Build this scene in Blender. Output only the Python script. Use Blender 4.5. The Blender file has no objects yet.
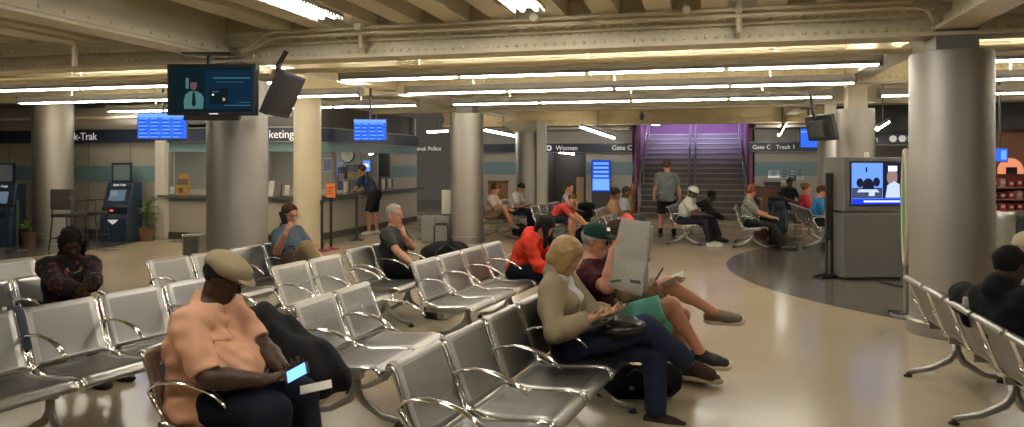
import bpy, math, random
import numpy as np
from mathutils import Vector, Matrix

random.seed(7)
SC = bpy.context.scene
COL = SC.collection
PI = math.pi
R = math.radians

# ------------------------------------------------------------------ camera frame (room: X right along the beams, Y deep along the rows)
FPX, HZ, CAMH, YAW = 740.0, 162.0, 1.72, R(14.4)
CF = Vector((-math.sin(YAW), math.cos(YAW), 0))
CR = Vector((math.cos(YAW), math.sin(YAW), 0))

def W(px, py, d):
    """room position seen at a photo pixel, d metres ahead"""
    return Vector((0, 0, CAMH)) + d * (CF + (px - 512) / FPX * CR + Vector((0, 0, (HZ - py) / FPX)))

def G(px, py):
    """floor position seen at a photo pixel"""
    v = W(px, py, FPX * CAMH / (py - HZ)); v.z = 0
    return v

# ------------------------------------------------------------------ materials
MATS = {}
def mat(name, col, rough=.5, metal=0., emit=None, estr=0., spec=.5, sheen=0., bump=0., bscale=40., var=0., vscale=6., coat=0., alpha=1., trans=0.):
    if name in MATS: return MATS[name]
    m = bpy.data.materials.new(name); m.use_nodes = True
    nt = m.node_tree; b = nt.nodes['Principled BSDF']
    def I(n, v):
        if n in b.inputs: b.inputs[n].default_value = v
    I('Base Color', (*col, 1)); I('Roughness', rough); I('Metallic', metal); I('Specular IOR Level', spec)
    I('Coat Weight', coat); I('Sheen Weight', sheen); I('Alpha', alpha); I('Transmission Weight', trans)
    if emit is not None:
        I('Emission Color', (*emit, 1)); I('Emission Strength', estr)
    if var or bump:
        tc = nt.nodes.new('ShaderNodeTexCoord')
    if var:
        n = nt.nodes.new('ShaderNodeTexNoise'); n.inputs['Scale'].default_value = vscale; n.inputs['Detail'].default_value = 5
        nt.links.new(tc.outputs['Object'], n.inputs['Vector'])
        r = nt.nodes.new('ShaderNodeMix'); r.data_type = 'RGBA'
        r.inputs['A'].default_value = (*[c * (1 - var) for c in col], 1); r.inputs['B'].default_value = (*[min(1, c * (1 + var)) for c in col], 1)
        nt.links.new(n.outputs['Fac'], r.inputs['Factor']); nt.links.new(r.outputs['Result'], b.inputs['Base Color'])
    if bump:
        n2 = nt.nodes.new('ShaderNodeTexNoise'); n2.inputs['Scale'].default_value = bscale; n2.inputs['Detail'].default_value = 4
        nt.links.new(tc.outputs['Object'], n2.inputs['Vector'])
        bp = nt.nodes.new('ShaderNodeBump'); bp.inputs['Strength'].default_value = bump; bp.inputs['Distance'].default_value = .02
        nt.links.new(n2.outputs['Fac'], bp.inputs['Height']); nt.links.new(bp.outputs['Normal'], b.inputs['Normal'])
    MATS[name] = m
    return m

def emis(name, col, s):
    if name in MATS: return MATS[name]
    m = bpy.data.materials.new(name); m.use_nodes = True
    nt = m.node_tree; nt.nodes.clear()
    e = nt.nodes.new('ShaderNodeEmission'); o = nt.nodes.new('ShaderNodeOutputMaterial')
    e.inputs[0].default_value = (*col, 1); e.inputs[1].default_value = s
    nt.links.new(e.outputs[0], o.inputs[0]); MATS[name] = m
    return m

def cloth(name, col, var=.12, rough=.9):
    return mat(name, col, rough=rough, spec=.15, sheen=.02, bump=.25, bscale=260, var=var, vscale=9)

def perforated():
    m = mat('perforated_steel', (.25, .245, .235), rough=.42, metal=1.)
    nt = m.node_tree; b = nt.nodes['Principled BSDF']; out = nt.nodes['Material Output']
    tc = nt.nodes.new('ShaderNodeTexCoord'); mp = nt.nodes.new('ShaderNodeUVMap')
    sc = nt.nodes.new('ShaderNodeVectorMath'); sc.operation = 'SCALE'; sc.inputs['Scale'].default_value = 110
    nt.links.new(mp.outputs[0], sc.inputs[0])
    fr = nt.nodes.new('ShaderNodeVectorMath'); fr.operation = 'FRACTION'; nt.links.new(sc.outputs[0], fr.inputs[0])
    sb = nt.nodes.new('ShaderNodeVectorMath'); sb.operation = 'SUBTRACT'; sb.inputs[1].default_value = (.5, .5, 0); nt.links.new(fr.outputs[0], sb.inputs[0])
    ln = nt.nodes.new('ShaderNodeVectorMath'); ln.operation = 'LENGTH'; nt.links.new(sb.outputs[0], ln.inputs[0])
    lt = nt.nodes.new('ShaderNodeMath'); lt.operation = 'LESS_THAN'; lt.inputs[1].default_value = .26; nt.links.new(ln.outputs['Value'], lt.inputs[0])
    tr = nt.nodes.new('ShaderNodeBsdfTransparent'); mx = nt.nodes.new('ShaderNodeMixShader')
    nt.links.new(lt.outputs[0], mx.inputs[0]); nt.links.new(b.outputs[0], mx.inputs[1]); nt.links.new(tr.outputs[0], mx.inputs[2])
    nt.links.new(mx.outputs[0], out.inputs[0])
    return m

M_STEEL = mat('brushed_steel', (.37, .36, .34), rough=.32, metal=1., var=.06, vscale=3)
M_PERF = perforated()
M_CHROME = mat('chrome', (.80, .79, .76), rough=.10, metal=1.)
M_BEAMSTEEL = mat('beam_steel', (.42, .41, .39), rough=.35, metal=1.)
M_BLACK = mat('black_plastic', (.012, .012, .013), rough=.45)
M_RUBBER = mat('rubber', (.02, .02, .02), rough=.8)
M_CLAD = mat('column_steel', (.38, .36, .33), rough=.55, metal=1., var=.10, vscale=2.5)
M_CREAM = mat('cream_paint', (.72, .65, .48), rough=.55, var=.10, vscale=2.5, bump=.05, bscale=30)
M_CREAM2 = mat('cream_deck', (.62, .55, .40), rough=.7, var=.12, vscale=1.5)
M_PIPE = mat('pipe_paint', (.66, .58, .41), rough=.45)
M_TUBE = emis('fluorescent_tube', (1.0, .955, .87), 30)
M_TUBEUP = emis('uplight_tube', (1.0, .94, .82), 230)
M_TUBE2 = emis('strip_tube', (1.0, .95, .86), 34)
M_FIX = mat('fixture_grey', (.20, .19, .18), rough=.5)
M_SIGN = mat('sign_navy', (.018, .024, .05), rough=.35)
M_LETTER = mat('sign_letter', (.85, .84, .80), rough=.5, emit=(.9, .9, .85), estr=.25)
M_WALL = mat('wall_panel', (.40, .37, .32), rough=.45, var=.06, vscale=1.2)
M_TEAL = mat('teal_panel', (.16, .27, .30), rough=.3)
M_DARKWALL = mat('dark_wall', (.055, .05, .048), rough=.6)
M_BASE = mat('dark_base', (.05, .047, .043), rough=.5)
M_WHITE = mat('white_paint', (.72, .69, .60), rough=.45)
M_WOOD = mat('orange_wood', (.30, .14, .05), rough=.45, var=.2, vscale=8)

# ------------------------------------------------------------------ mesh builder
class MB:
    def __init__(s): s.v, s.f, s.m, s.uv = [], [], [], {}
    def add(s, vs, fs, mi=0):
        o = len(s.v); s.v += [tuple(v) for v in vs]
        for f in fs: s.f.append([i + o for i in f]); s.m.append(mi)
        return s
    def box(s, c, size, mi=0, rot=None, taper=1.):
        hx, hy, hz = [a / 2 for a in size]
        vs = []
        for z in (-hz, hz):
            t = taper if z > 0 else 1
            for x, y in ((-hx, -hy), (hx, -hy), (hx, hy), (-hx, hy)):
                p = Vector((x * t, y * t, z))
                if rot is not None: p = rot @ p
                vs.append(p + Vector(c))
        return s.add(vs, [(3, 2, 1, 0), (4, 5, 6, 7), (0, 1, 5, 4), (1, 2, 6, 5), (2, 3, 7, 6), (3, 0, 4, 7)], mi)
    def bx(s, x0, x1, y0, y1, z0, z1, mi=0):
        return s.box(((x0 + x1) / 2, (y0 + y1) / 2, (z0 + z1) / 2), (abs(x1 - x0), abs(y1 - y0), abs(z1 - z0)), mi)
    def cyl(s, p0, p1, r0, r1=None, n=16, mi=0, caps=True):
        r1 = r0 if r1 is None else r1
        p0, p1 = Vector(p0), Vector(p1); d = (p1 - p0).normalized()
        u = d.orthogonal().normalized(); w = d.cross(u)
        vs = []
        for p, r in ((p0, r0), (p1, r1)):
            for i in range(n):
                a = 2 * PI * i / n; vs.append(p + r * (math.cos(a) * u + math.sin(a) * w))
        fs = [(i, (i + 1) % n, n + (i + 1) % n, n + i) for i in range(n)]
        if caps: fs += [tuple(range(n - 1, -1, -1)), tuple(range(n, 2 * n))]
        return s.add(vs, fs, mi)
    def tube(s, pts, r, n=8, mi=0, flat=1., up=None):
        """swept tube; flat squashes the section along the binormal; up fixes the section"""
        pts = [Vector(p) for p in pts]; vs = []
        rs = r if isinstance(r, (list, tuple)) else [r] * len(pts)
        prev = None
        for i, p in enumerate(pts):
            t = (pts[min(i + 1, len(pts) - 1)] - pts[max(i - 1, 0)]).normalized()
            if up is not None: u = (Vector(up) - t * Vector(up).dot(t)).normalized()
            elif prev is None: u = t.orthogonal().normalized()
            else: u = (prev - t * prev.dot(t)).normalized()
            prev = u; w = t.cross(u)
            for k in range(n):
                a = 2 * PI * k / n; vs.append(p + rs[i] * (math.cos(a) * u * flat + math.sin(a) * w))
        fs = []
        for i in range(len(pts) - 1):
            for k in range(n):
                fs.append((i * n + k, i * n + (k + 1) % n, (i + 1) * n + (k + 1) % n, (i + 1) * n + k))
        e = (len(pts) - 1) * n
        fs += [tuple(range(n - 1, -1, -1)), tuple(range(e, e + n))]
        return s.add(vs, fs, mi)
    def lathe(s, prof, c=(0, 0, 0), n=32, mi=0):
        vs = []
        for r, z in prof:
            for i in range(n):
                a = 2 * PI * i / n; vs.append((c[0] + r * math.cos(a), c[1] + r * math.sin(a), c[2] + z))
        fs = []
        for j in range(len(prof) - 1):
            for i in range(n):
                fs.append((j * n + i, j * n + (i + 1) % n, (j + 1) * n + (i + 1) % n, (j + 1) * n + i))
        fs += [tuple(range(n - 1, -1, -1)), tuple(range((len(prof) - 1) * n, len(prof) * n))]
        return s.add(vs, fs, mi)
    def prism(s, poly, a0, a1, axis='y', mi=0):
        """poly of (u,v) swept along axis"""
        def P(u, v, a):
            return (u, a, v) if axis == 'y' else ((a, u, v) if axis == 'x' else (u, v, a))
        n = len(poly)
        vs = [P(u, v, a0) for u, v in poly] + [P(u, v, a1) for u, v in poly]
        fs = [(i, (i + 1) % n, n + (i + 1) % n, n + i) for i in range(n)] + [tuple(range(n - 1, -1, -1)), tuple(range(n, 2 * n))]
        return s.add(vs, fs, mi)
    def quad(s, a, b, c, d, mi=0): return s.add([a, b, c, d], [(0, 1, 2, 3)], mi)
    def sphere(s, c, r, n=12, mi=0):
        c = Vector(c); r = r if isinstance(r, (tuple, list)) else (r, r, r)
        vs = [c + Vector((0, 0, -r[2]))]; m = n // 2
        for j in range(1, m):
            t = -PI / 2 + PI * j / m
            for i in range(n):
                a = 2 * PI * i / n; vs.append(c + Vector((r[0] * math.cos(t) * math.cos(a), r[1] * math.cos(t) * math.sin(a), r[2] * math.sin(t))))
        vs.append(c + Vector((0, 0, r[2])))
        fs = [(0, 1 + (i + 1) % n, 1 + i) for i in range(n)]
        for j in range(m - 2):
            for i in range(n): fs.append((1 + j * n + i, 1 + j * n + (i + 1) % n, 1 + (j + 1) * n + (i + 1) % n, 1 + (j + 1) * n + i))
        e = len(vs) - 1; b = 1 + (m - 2) * n
        fs += [(b + i, b + (i + 1) % n, e) for i in range(n)]
        return s.add(vs, fs, mi)
    def mesh(s, name, mats, smooth=False):
        me = bpy.data.meshes.new(name); me.from_pydata(s.v, [], s.f)
        for m in (mats if isinstance(mats, (list, tuple)) else [mats]): me.materials.append(m)
        me.polygons.foreach_set('material_index', s.m)
        if smooth: me.polygons.foreach_set('use_smooth', [True] * len(s.f))
        import bmesh
        bm = bmesh.new(); bm.from_mesh(me); bmesh.ops.recalc_face_normals(bm, faces=bm.faces); bm.to_mesh(me); bm.free()
        return me
    def build(s, name, mats, parent=None, smooth=False, bevel=0, seg=2):
        return link(name, s.mesh(name, mats, smooth), parent, bevel, seg, smooth)

def link(name, me, parent=None, bevel=0, seg=2, smooth=False):
    o = bpy.data.objects.new(name, me); COL.objects.link(o)
    if parent is not None: o.parent = parent
    if bevel:
        b = o.modifiers.new('bevel', 'BEVEL'); b.width = bevel; b.segments = seg; b.limit_method = 'ANGLE'; b.angle_limit = R(40)
    if smooth and me is not None:
        e = o.modifiers.new('edges', 'EDGE_SPLIT'); e.split_angle = R(45)
    return o

def tag(o, label, cat, group=None):
    o['label'] = label; o['category'] = cat
    if group: o['group'] = group
    return o

def thing(name, label, cat, loc=(0, 0, 0), rz=0., group=None):
    o = bpy.data.objects.new(name, None); COL.objects.link(o); o.empty_display_size = .1
    o.location = loc; o.rotation_euler = (0, 0, rz)
    return tag(o, label, cat, group)

def struct(o, label=None):
    o['kind'] = 'structure'
    if label: o['label'] = label
    return o

def copy_tree(o, parent=None):
    c = o.copy(); COL.objects.link(c)
    if parent is not None: c.parent = parent
    for ch in list(o.children): copy_tree(ch, c)
    return c

def text_mesh(body, size, m, depth=.004):
    cu = bpy.data.curves.new('t', 'FONT'); cu.body = body; cu.size = size; cu.extrude = depth; cu.align_x = 'LEFT'
    t = bpy.data.objects.new('t', cu); COL.objects.link(t)
    dg = bpy.context.evaluated_depsgraph_get(); dg.update()
    me = bpy.data.meshes.new_from_object(t.evaluated_get(dg))
    bpy.data.objects.remove(t); bpy.data.curves.remove(cu)
    me.materials.clear(); me.materials.append(m)
    return me

def lettering(body, size, parent, loc, rz=0., m=None, name='lettering', right=None):
    """text standing upright, facing -Y of its parent"""
    o = link(name, text_mesh(body, size, m or M_LETTER), parent)
    if right is not None: loc = (right - max(v.co.x for v in o.data.vertices), loc[1], loc[2])
    o.location = loc; o.rotation_euler = (PI / 2, 0, rz)
    return o
# ------------------------------------------------------------------ implicit surfaces for bodies, clothes and soft bags
V3 = lambda *a: np.array(a, dtype=float)
def nrm(v): v = np.asarray(v, float); return v / (np.linalg.norm(v) + 1e-9)

class Prim:
    """kind cone(a,b,r1,r2) | ell(c,r,M) | ecap(a,b,side,(a1,b1),(a2,b2)); cut = [(point, normal)] keeps the side behind the normal"""
    def __init__(s, kind, p, tag='', k=.02, cut=None, sub=False, inf=0.):
        s.kind, s.p, s.tag, s.k, s.cut, s.sub, s.inf = kind, p, tag, k, cut or [], sub, inf
    def bounds(s):
        if s.kind == 'cone':
            a, b, r1, r2 = s.p; r = max(r1, r2); return np.minimum(a, b) - r, np.maximum(a, b) + r
        if s.kind == 'ell':
            c, r, M = s.p; e = np.sqrt(((M * np.asarray(r)) ** 2).sum(1)); return c - e, c + e
        a, b, sd, e1, e2 = s.p; r = max(*e1, *e2); return np.minimum(a, b) - r, np.maximum(a, b) + r
    def ev(s, X, Y, Z, t=0.):
        if s.kind == 'cone':
            a, b, r1, r2 = s.p; d = b - a; L = d @ d + 1e-12
            px, py, pz = X - a[0], Y - a[1], Z - a[2]
            h = np.clip((px * d[0] + py * d[1] + pz * d[2]) / L, 0, 1)
            f = np.sqrt((px - h * d[0]) ** 2 + (py - h * d[1]) ** 2 + (pz - h * d[2]) ** 2) - (r1 + (r2 - r1) * h)
        elif s.kind == 'ell':
            c, r, M = s.p; r = np.asarray(r) + t + s.inf
            px, py, pz = X - c[0], Y - c[1], Z - c[2]
            q = [px * M[0, i] + py * M[1, i] + pz * M[2, i] for i in range(3)]
            k0 = np.sqrt(sum((q[i] / r[i]) ** 2 for i in range(3))); k1 = np.sqrt(sum((q[i] / r[i] ** 2) ** 2 for i in range(3))) + 1e-9
            f = k0 * (k0 - 1) / k1 + t + s.inf
        else:
            a, b, sd, e1, e2 = s.p; d = b - a; L = math.sqrt(d @ d) + 1e-9; d = d / L
            sd = nrm(sd - d * (sd @ d)); w = np.cross(d, sd)
            px, py, pz = X - a[0], Y - a[1], Z - a[2]
            al = px * d[0] + py * d[1] + pz * d[2]; h = np.clip(al / L, 0, 1)
            A = e1[0] + (e2[0] - e1[0]) * h + t + s.inf; B = e1[1] + (e2[1] - e1[1]) * h + t + s.inf
            u = px * sd[0] + py * sd[1] + pz * sd[2]; v = px * w[0] + py * w[1] + pz * w[2]; e = al - h * L
            k0 = np.sqrt((u / A) ** 2 + (v / B) ** 2 + (e / B) ** 2)
            k1 = np.sqrt((u / A ** 2) ** 2 + (v / B ** 2) ** 2 + (e / B ** 2) ** 2) + 1e-9
            f = np.where(k0 < 1e-4, -np.minimum(A, B), k0 * (k0 - 1) / k1) + t + s.inf
        f = f - t - s.inf
        for p, n in s.cut: f = np.maximum(f, (X - p[0]) * n[0] + (Y - p[1]) * n[1] + (Z - p[2]) * n[2])
        return f

def surfnet(F, lo, h):
    S = F < 0
    c = [S[i:S.shape[0] - 1 + i, j:S.shape[1] - 1 + j, k:S.shape[2] - 1 + k] for i in (0, 1) for j in (0, 1) for k in (0, 1)]
    anyv = c[0].copy(); allv = c[0].copy()
    for q in c[1:]: anyv |= q; allv &= q
    act = anyv & ~allv; idx = np.argwhere(act)
    vid = np.full(act.shape, -1, np.int32); vid[act] = np.arange(len(idx))
    off = np.array([(i, j, k) for i in (0, 1) for j in (0, 1) for k in (0, 1)])
    cv = np.stack([F[idx[:, 0] + o[0], idx[:, 1] + o[1], idx[:, 2] + o[2]] for o in off], 1)
    acc = np.zeros((len(idx), 3)); cnt = np.zeros(len(idx))
    for a in range(8):
        for b in range(a + 1, 8):
            if np.abs(off[a] - off[b]).sum() != 1: continue
            m = (cv[:, a] < 0) != (cv[:, b] < 0)
            t = np.where(m, cv[:, a] / (cv[:, a] - cv[:, b] + 1e-12), 0)
            acc += np.where(m[:, None], off[a] + t[:, None] * (off[b] - off[a]), 0); cnt += m
    P = np.asarray(lo) + h * (idx + acc / np.maximum(cnt, 1)[:, None])
    Q = []
    for ax in range(3):
        o1, o2 = (ax + 1) % 3, (ax + 2) % 3
        sl0 = [slice(None)] * 3; sl1 = [slice(None)] * 3
        sl0[ax] = slice(0, -1); sl1[ax] = slice(1, None)
        A, B = S[tuple(sl0)], S[tuple(sl1)]
        e = np.argwhere(A != B)
        e = e[(e[:, o1] > 0) & (e[:, o2] > 0) & (e[:, o1] < F.shape[o1] - 1) & (e[:, o2] < F.shape[o2] - 1)]
        if not len(e): continue
        inn = A[e[:, 0], e[:, 1], e[:, 2]]
        def cell(d1, d2):
            q = e.copy(); q[:, o1] += d1; q[:, o2] += d2
            return vid[q[:, 0], q[:, 1], q[:, 2]]
        q = np.stack([cell(-1, -1), cell(0, -1), cell(0, 0), cell(-1, 0)], 1)
        q = np.where(inn[:, None], q, q[:, ::-1]); Q.append(q[(q >= 0).all(1)])
    return P, np.concatenate(Q) if Q else np.zeros((0, 4), int)

def wrinkle(amp, fr, seed=0):
    rs = np.random.RandomState(seed); D = rs.normal(size=(5, 3)); D /= np.linalg.norm(D, axis=1)[:, None]; ph = rs.rand(5) * 6
    def g(X, Y, Z):
        o = 0
        for i in range(5):
            w = np.sin(fr * .37 * (X * D[i, 1] + Y * D[i, 2] + Z * D[i, 0]) + ph[4 - i]) * 1.7
            o = o + np.sin(fr * (1 + .23 * i) * (X * D[i, 0] + Y * D[i, 1] + Z * D[i, 2]) + ph[i] + w)
        return o * amp / 2.5
    return g

def sdf_mesh(name, prims, h, t=0., k=None, cuts=(), noise=None, m=None, smooth=1, shell=None):
    lo = np.min([p.bounds()[0] for p in prims if not p.sub], 0) - t - 4 * h - .02; hi = np.max([p.bounds()[1] for p in prims if not p.sub], 0) + t + 4 * h + .02
    n = np.ceil((hi - lo) / h).astype(int) + 1
    ax = [lo[i] + h * np.arange(n[i]) for i in range(3)]
    F = np.full(tuple(n), .3, np.float32)
    for p in prims:
        kk = p.k if k is None else k
        mg = t + p.inf + kk + 3 * h + .01
        a, b = p.bounds()
        i0 = np.maximum(((a - mg - lo) / h).astype(int), 0); i1 = np.minimum(((b + mg - lo) / h).astype(int) + 2, n)
        if (i1 <= i0).any(): continue
        sl = tuple(slice(i0[i], i1[i]) for i in range(3))
        X = ax[0][sl[0]][:, None, None]; Y = ax[1][sl[1]][None, :, None]; Z = ax[2][sl[2]][None, None, :]
        d = p.ev(X, Y, Z, t); f = F[sl]
        if p.sub:
            d = -d; q = np.maximum(kk - np.abs(f - d), 0) / kk; F[sl] = np.maximum(f, d) + q * q * kk / 4
        else:
            q = np.maximum(kk - np.abs(f - d), 0) / kk; F[sl] = np.minimum(f, d) - q * q * kk / 4
    X = ax[0][:, None, None]; Y = ax[1][None, :, None]; Z = ax[2][None, None, :]
    if noise is not None: F += noise(X, Y, Z).astype(np.float32)
    for p, nn in cuts: F = np.maximum(F, ((X - p[0]) * nn[0] + (Y - p[1]) * nn[1] + (Z - p[2]) * nn[2]).astype(np.float32))
    if shell is not None: F = shell(F, X, Y, Z)
    P, Q = surfnet(F, lo, h)
    me = bpy.data.meshes.new(name)
    me.vertices.add(len(P)); me.vertices.foreach_set('co', P.astype(np.float32).ravel())
    me.loops.add(4 * len(Q)); me.loops.foreach_set('vertex_index', Q.astype(np.int32).ravel())
    me.polygons.add(len(Q)); me.polygons.foreach_set('loop_start', np.arange(0, 4 * len(Q), 4, dtype=np.int32)); me.polygons.foreach_set('loop_total', np.full(len(Q), 4, np.int32))
    me.polygons.foreach_set('use_smooth', np.ones(len(Q), bool))
    me.update(calc_edges=True); me.validate()
    for mm in (m if isinstance(m, (list, tuple)) else [m]):
        if mm is not None: me.materials.append(mm)
    return me

def soft(name, prims, h, m, parent=None, **kw):
    o = link(name, sdf_mesh(name, prims, h, m=m, **kw), parent)
    return o

cone = lambda a, b, r1, r2=None, **kw: Prim('cone', (V3(*a), V3(*b), r1, r1 if r2 is None else r2), **kw)
ell = lambda c, r, M=None, **kw: Prim('ell', (V3(*c), r, np.eye(3) if M is None else M), **kw)
ecap = lambda a, b, sd, e1, e2, **kw: Prim('ecap', (V3(*a), V3(*b), V3(*sd), e1, e2), **kw)

def rotm(yaw=0, pitch=0, roll=0):
    """columns = forward, left, up; pitch > 0 looks down"""
    cy, sy, cp, sp, cr, sr = math.cos(yaw), math.sin(yaw), math.cos(pitch), math.sin(pitch), math.cos(roll), math.sin(roll)
    Rz = np.array([[cy, -sy, 0], [sy, cy, 0], [0, 0, 1]]); Ry = np.array([[cp, 0, sp], [0, 1, 0], [-sp, 0, cp]]); Rx = np.array([[1, 0, 0], [0, cr, -sr], [0, sr, cr]])
    return Rz @ Ry @ Rx

def ik(a, t, l1, l2, hint):
    a, t = np.asarray(a, float), np.asarray(t, float); d = t - a; L = np.linalg.norm(d)
    if L > (l1 + l2) * .995: t = a + d / L * (l1 + l2) * .995; d = t - a; L = np.linalg.norm(d)
    if L < abs(l1 - l2) + .02: L = abs(l1 - l2) + .02; t = a + nrm(d) * L; d = t - a
    u = d / L; x = (l1 * l1 - l2 * l2 + L * L) / (2 * L); y = math.sqrt(max(l1 * l1 - x * x, 1e-6))
    hv = np.asarray(hint, float); hv = nrm(hv - u * (hv @ u))
    return a + u * x + hv * y, t

SKIN = {'pale': (.52, .29, .19), 'tan': (.40, .20, .115), 'ruddy': (.50, .24, .15), 'brown': (.085, .038, .022), 'dark': (.045, .022, .014)}
def skin_mat(s): return mat('skin_' + s, SKIN[s], rough=.5, spec=.35, var=.08, vscale=14)

def person(label, loc, rz, skin='pale', s=1., w=1., lw=1., vox=.012, standing=False, hip_z=None, lean=0., lean2=None, side=0., twist=0.,
           head=(0, 0, 0), hand_r=None, hand_l=None, foot_r=None, foot_l=None, elb_r=(-.5, -.7, -.5), elb_l=(-.5, .7, -.5), knee_r=(.7, 0, .8), knee_l=(.7, 0, .8),
           fr=((1, 0, 0), (0, 0, -1)), fl=((1, 0, 0), (0, 0, -1)), curl_r=.5, curl_l=.5, ft_r=(1, 0, 0), ft_l=(1, 0, 0),
           hair=None, hair_m=None, top=None, top_m=None, sleeve='short', bottom='long', bot_m=None, shoe_m=None, sole_m=None, socks=None,
           hat=None, hat_m=None, glasses=None, belly=0., bust=0., collar=False, loose=.012, hem=-.02, fold=.004, group=None, jacket=None, pocket=False, hip=None, thigh=.44, face=True, extra_top=None, brow_m=None, untuck=True):
    """one figure in its own frame: x forward, y to its left, z up, origin on the floor under the hips"""
    hz = hip_z if hip_z is not None else (.93 * s if standing else .505)
    T = s if standing else s * .88
    Hc = V3(0, 0, hz) if hip is None else V3(*hip)
    lean2 = lean if lean2 is None else lean2
    up1 = nrm(V3(math.sin(lean), -math.sin(side), math.cos(lean))); up2 = nrm(V3(math.sin(lean2), -math.sin(side), math.cos(lean2)))
    Wst = Hc + up1 * .15 * T; Ch = Hc + up1 * .30 * T; N = Ch + up2 * .215 * T
    sv = V3(math.sin(-twist), math.cos(twist), 0); sv = nrm(sv - up2 * (sv @ up2)); fv = np.cross(sv, up2)
    sv0 = V3(0, 1, 0)
    Sl = N - up2 * .055 * s + sv * .165 * s * (1 + .35 * (w - 1)); Sr = N - up2 * .055 * s - sv * .165 * s * (1 + .35 * (w - 1))
    Hl = Hc + sv0 * .088 * s * (.6 + .4 * w); Hr = Hc - sv0 * .088 * s * (.6 + .4 * w)
    HR = rotm(*[R(a) for a in head]); hs = s
    Ho = N + nrm(up2 * .7 + V3(.25, 0, .7)) * (.095 if standing else .075) * s + HR[:, 2] * .10 * s
    def hp(x, y, z): return Ho + HR @ (V3(x, y, z) * hs)
    UA, FA, TH, SH = .285 * s, .25 * s, thigh * s, .42 * s
    if standing: dl, dr_, fz = (.02, .24, hz - .12), (.02, -.24, hz - .12), .085 * s
    else: dl, dr_, fz = (.33, .13, hz + .12), (.33, -.13, hz + .12), .085 * s
    hand_l = dl if hand_l is None else hand_l; hand_r = dr_ if hand_r is None else hand_r
    df = .0 if standing else .44 * s
    foot_l = (df, .10, fz) if foot_l is None else foot_l; foot_r = (df, -.10, fz) if foot_r is None else foot_r
    El, Wl = ik(Sl, hand_l, UA, FA, elb_l); Er, Wr = ik(Sr, hand_r, UA, FA, elb_r)
    Kl, Al = ik(Hl, foot_l, TH, SH, knee_l); Kr, Ar = ik(Hr, foot_r, TH, SH, knee_r)
    ps = []
    # torso
    q = s * w
    ps.append(ecap(Hc - up1 * .02 * s, Wst, sv0, (.150 * q, .112 * q), (.128 * q, .098 * q), tag='torso', k=.05))
    ps.append(ecap(Wst, Ch, sv0 + sv, (.128 * q, .098 * q), (.142 * q, .108 * q), tag='torso', k=.05))
    ps.append(ecap(Ch, N - up2 * .06 * s, sv, (.145 * q, .108 * q), (.13 * q, .075 * s), tag='torso', k=.05))
    ps.append(cone(Sl - sv * .03 * s, Sr + sv * .03 * s, .058 * s, tag='torso', k=.05))
    ps.append(ell(Hc - up1 * .01, (.125 * q, .165 * q, .105 * q), tag='pelvis', k=.04))
    if belly: ps.append(ell(Wst + V3(math.cos(lean), 0, -math.sin(lean)) * .07 * q - up1 * .0, (.10 * q + belly, .145 * q, .15 * s), tag='torso', k=.08))
    if bust:
        for g in (1, -1): ps.append(ell(Ch + up2 * .055 * s + fv * (.085 * s) + sv * .07 * g * s, (.05 * s + bust, .06 * s, .06 * s), tag='torso', k=.04))
    # neck
    ps.append(cone(N - up2 * .03 * s, Ho + HR @ (V3(-.02, 0, -.06) * hs), .060 * s * (1 + .3 * (w - 1)), .052 * s * (1 + .3 * (w - 1)), tag='neck', k=.04))
    for S_ in (Sl, Sr): ps.append(cone(N + up2 * .02 * s, S_ + up2 * .012 * s, .045 * s, .045 * s, tag='torso', k=.05))
    # arms and legs
    a = lw * s
    for nm, S_, E_, W_ in (('L', Sl, El, Wl), ('R', Sr, Er, Wr)):
        ps.append(cone(S_, E_, .056 * a, .041 * a, tag='uarm' + nm, k=.025)); ps.append(cone(E_, E_ + (W_ - E_) * .35, .040 * a, .043 * a, tag='farm' + nm, k=.02)); ps.append(cone(E_ + (W_ - E_) * .35, W_, .043 * a, .028 * a, tag='farm' + nm, k=.02))
    for nm, H_, K_, A_ in (('L', Hl, Kl, Al), ('R', Hr, Kr, Ar)):
        ps.append(cone(H_, K_, .092 * a, .060 * a, tag='thigh' + nm, k=.035)); ps.append(cone(K_, A_, .055 * a, .036 * a, tag='shank' + nm, k=.025))
        sd = nrm(A_ - K_); bk = nrm(np.cross(sd, np.cross(sd, nrm(K_ - H_)))) if np.linalg.norm(np.cross(sd, nrm(K_ - H_))) > .1 else V3(-1, 0, 0)
        if bk @ (H_ - K_) < 0: bk = -bk
        ps.append(cone(K_ + (A_ - K_) * .2 + bk * .018 * s, K_ + (A_ - K_) * .45 + bk * .016 * s, .050 * a, .044 * a, tag='shank' + nm, k=.03))
    # feet
    feet = {}
    for nm, K_, A_, fd in (('L', Kl, Al, ft_l), ('R', Kr, Ar, ft_r)):
        fd = nrm(fd); fu = nrm(nrm(K_ - A_) - fd * (nrm(K_ - A_) @ fd))
        if standing or (abs(fd[2]) < .01 and fu[2] > .3): fu = V3(0, 0, 1)
        hl, bl, to = A_ - fd * .045 * s - fu * .045 * s, A_ + fd * .11 * s - fu * .052 * s, A_ + fd * .175 * s - fu * .058 * s
        ct = [(A_ - fu * .082 * s, -fu)]
        sdv = np.cross(fu, fd)
        fp = [cone(hl, bl, .036 * s, .036 * s, cut=ct), ecap(bl - fd * .02, to, sdv, (.044 * s, .034 * s), (.036 * s, .024 * s), cut=ct), cone(A_ - fu * .01, bl - fd * .03, .036 * s, .032 * s, cut=ct)]
        for p in fp: p.tag = 'foot' + nm; p.k = .02
        ps += fp; feet[nm] = (A_, fd, fu, fp)
    # hands
    hr = max(.0082 * s, vox * .80)
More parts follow.
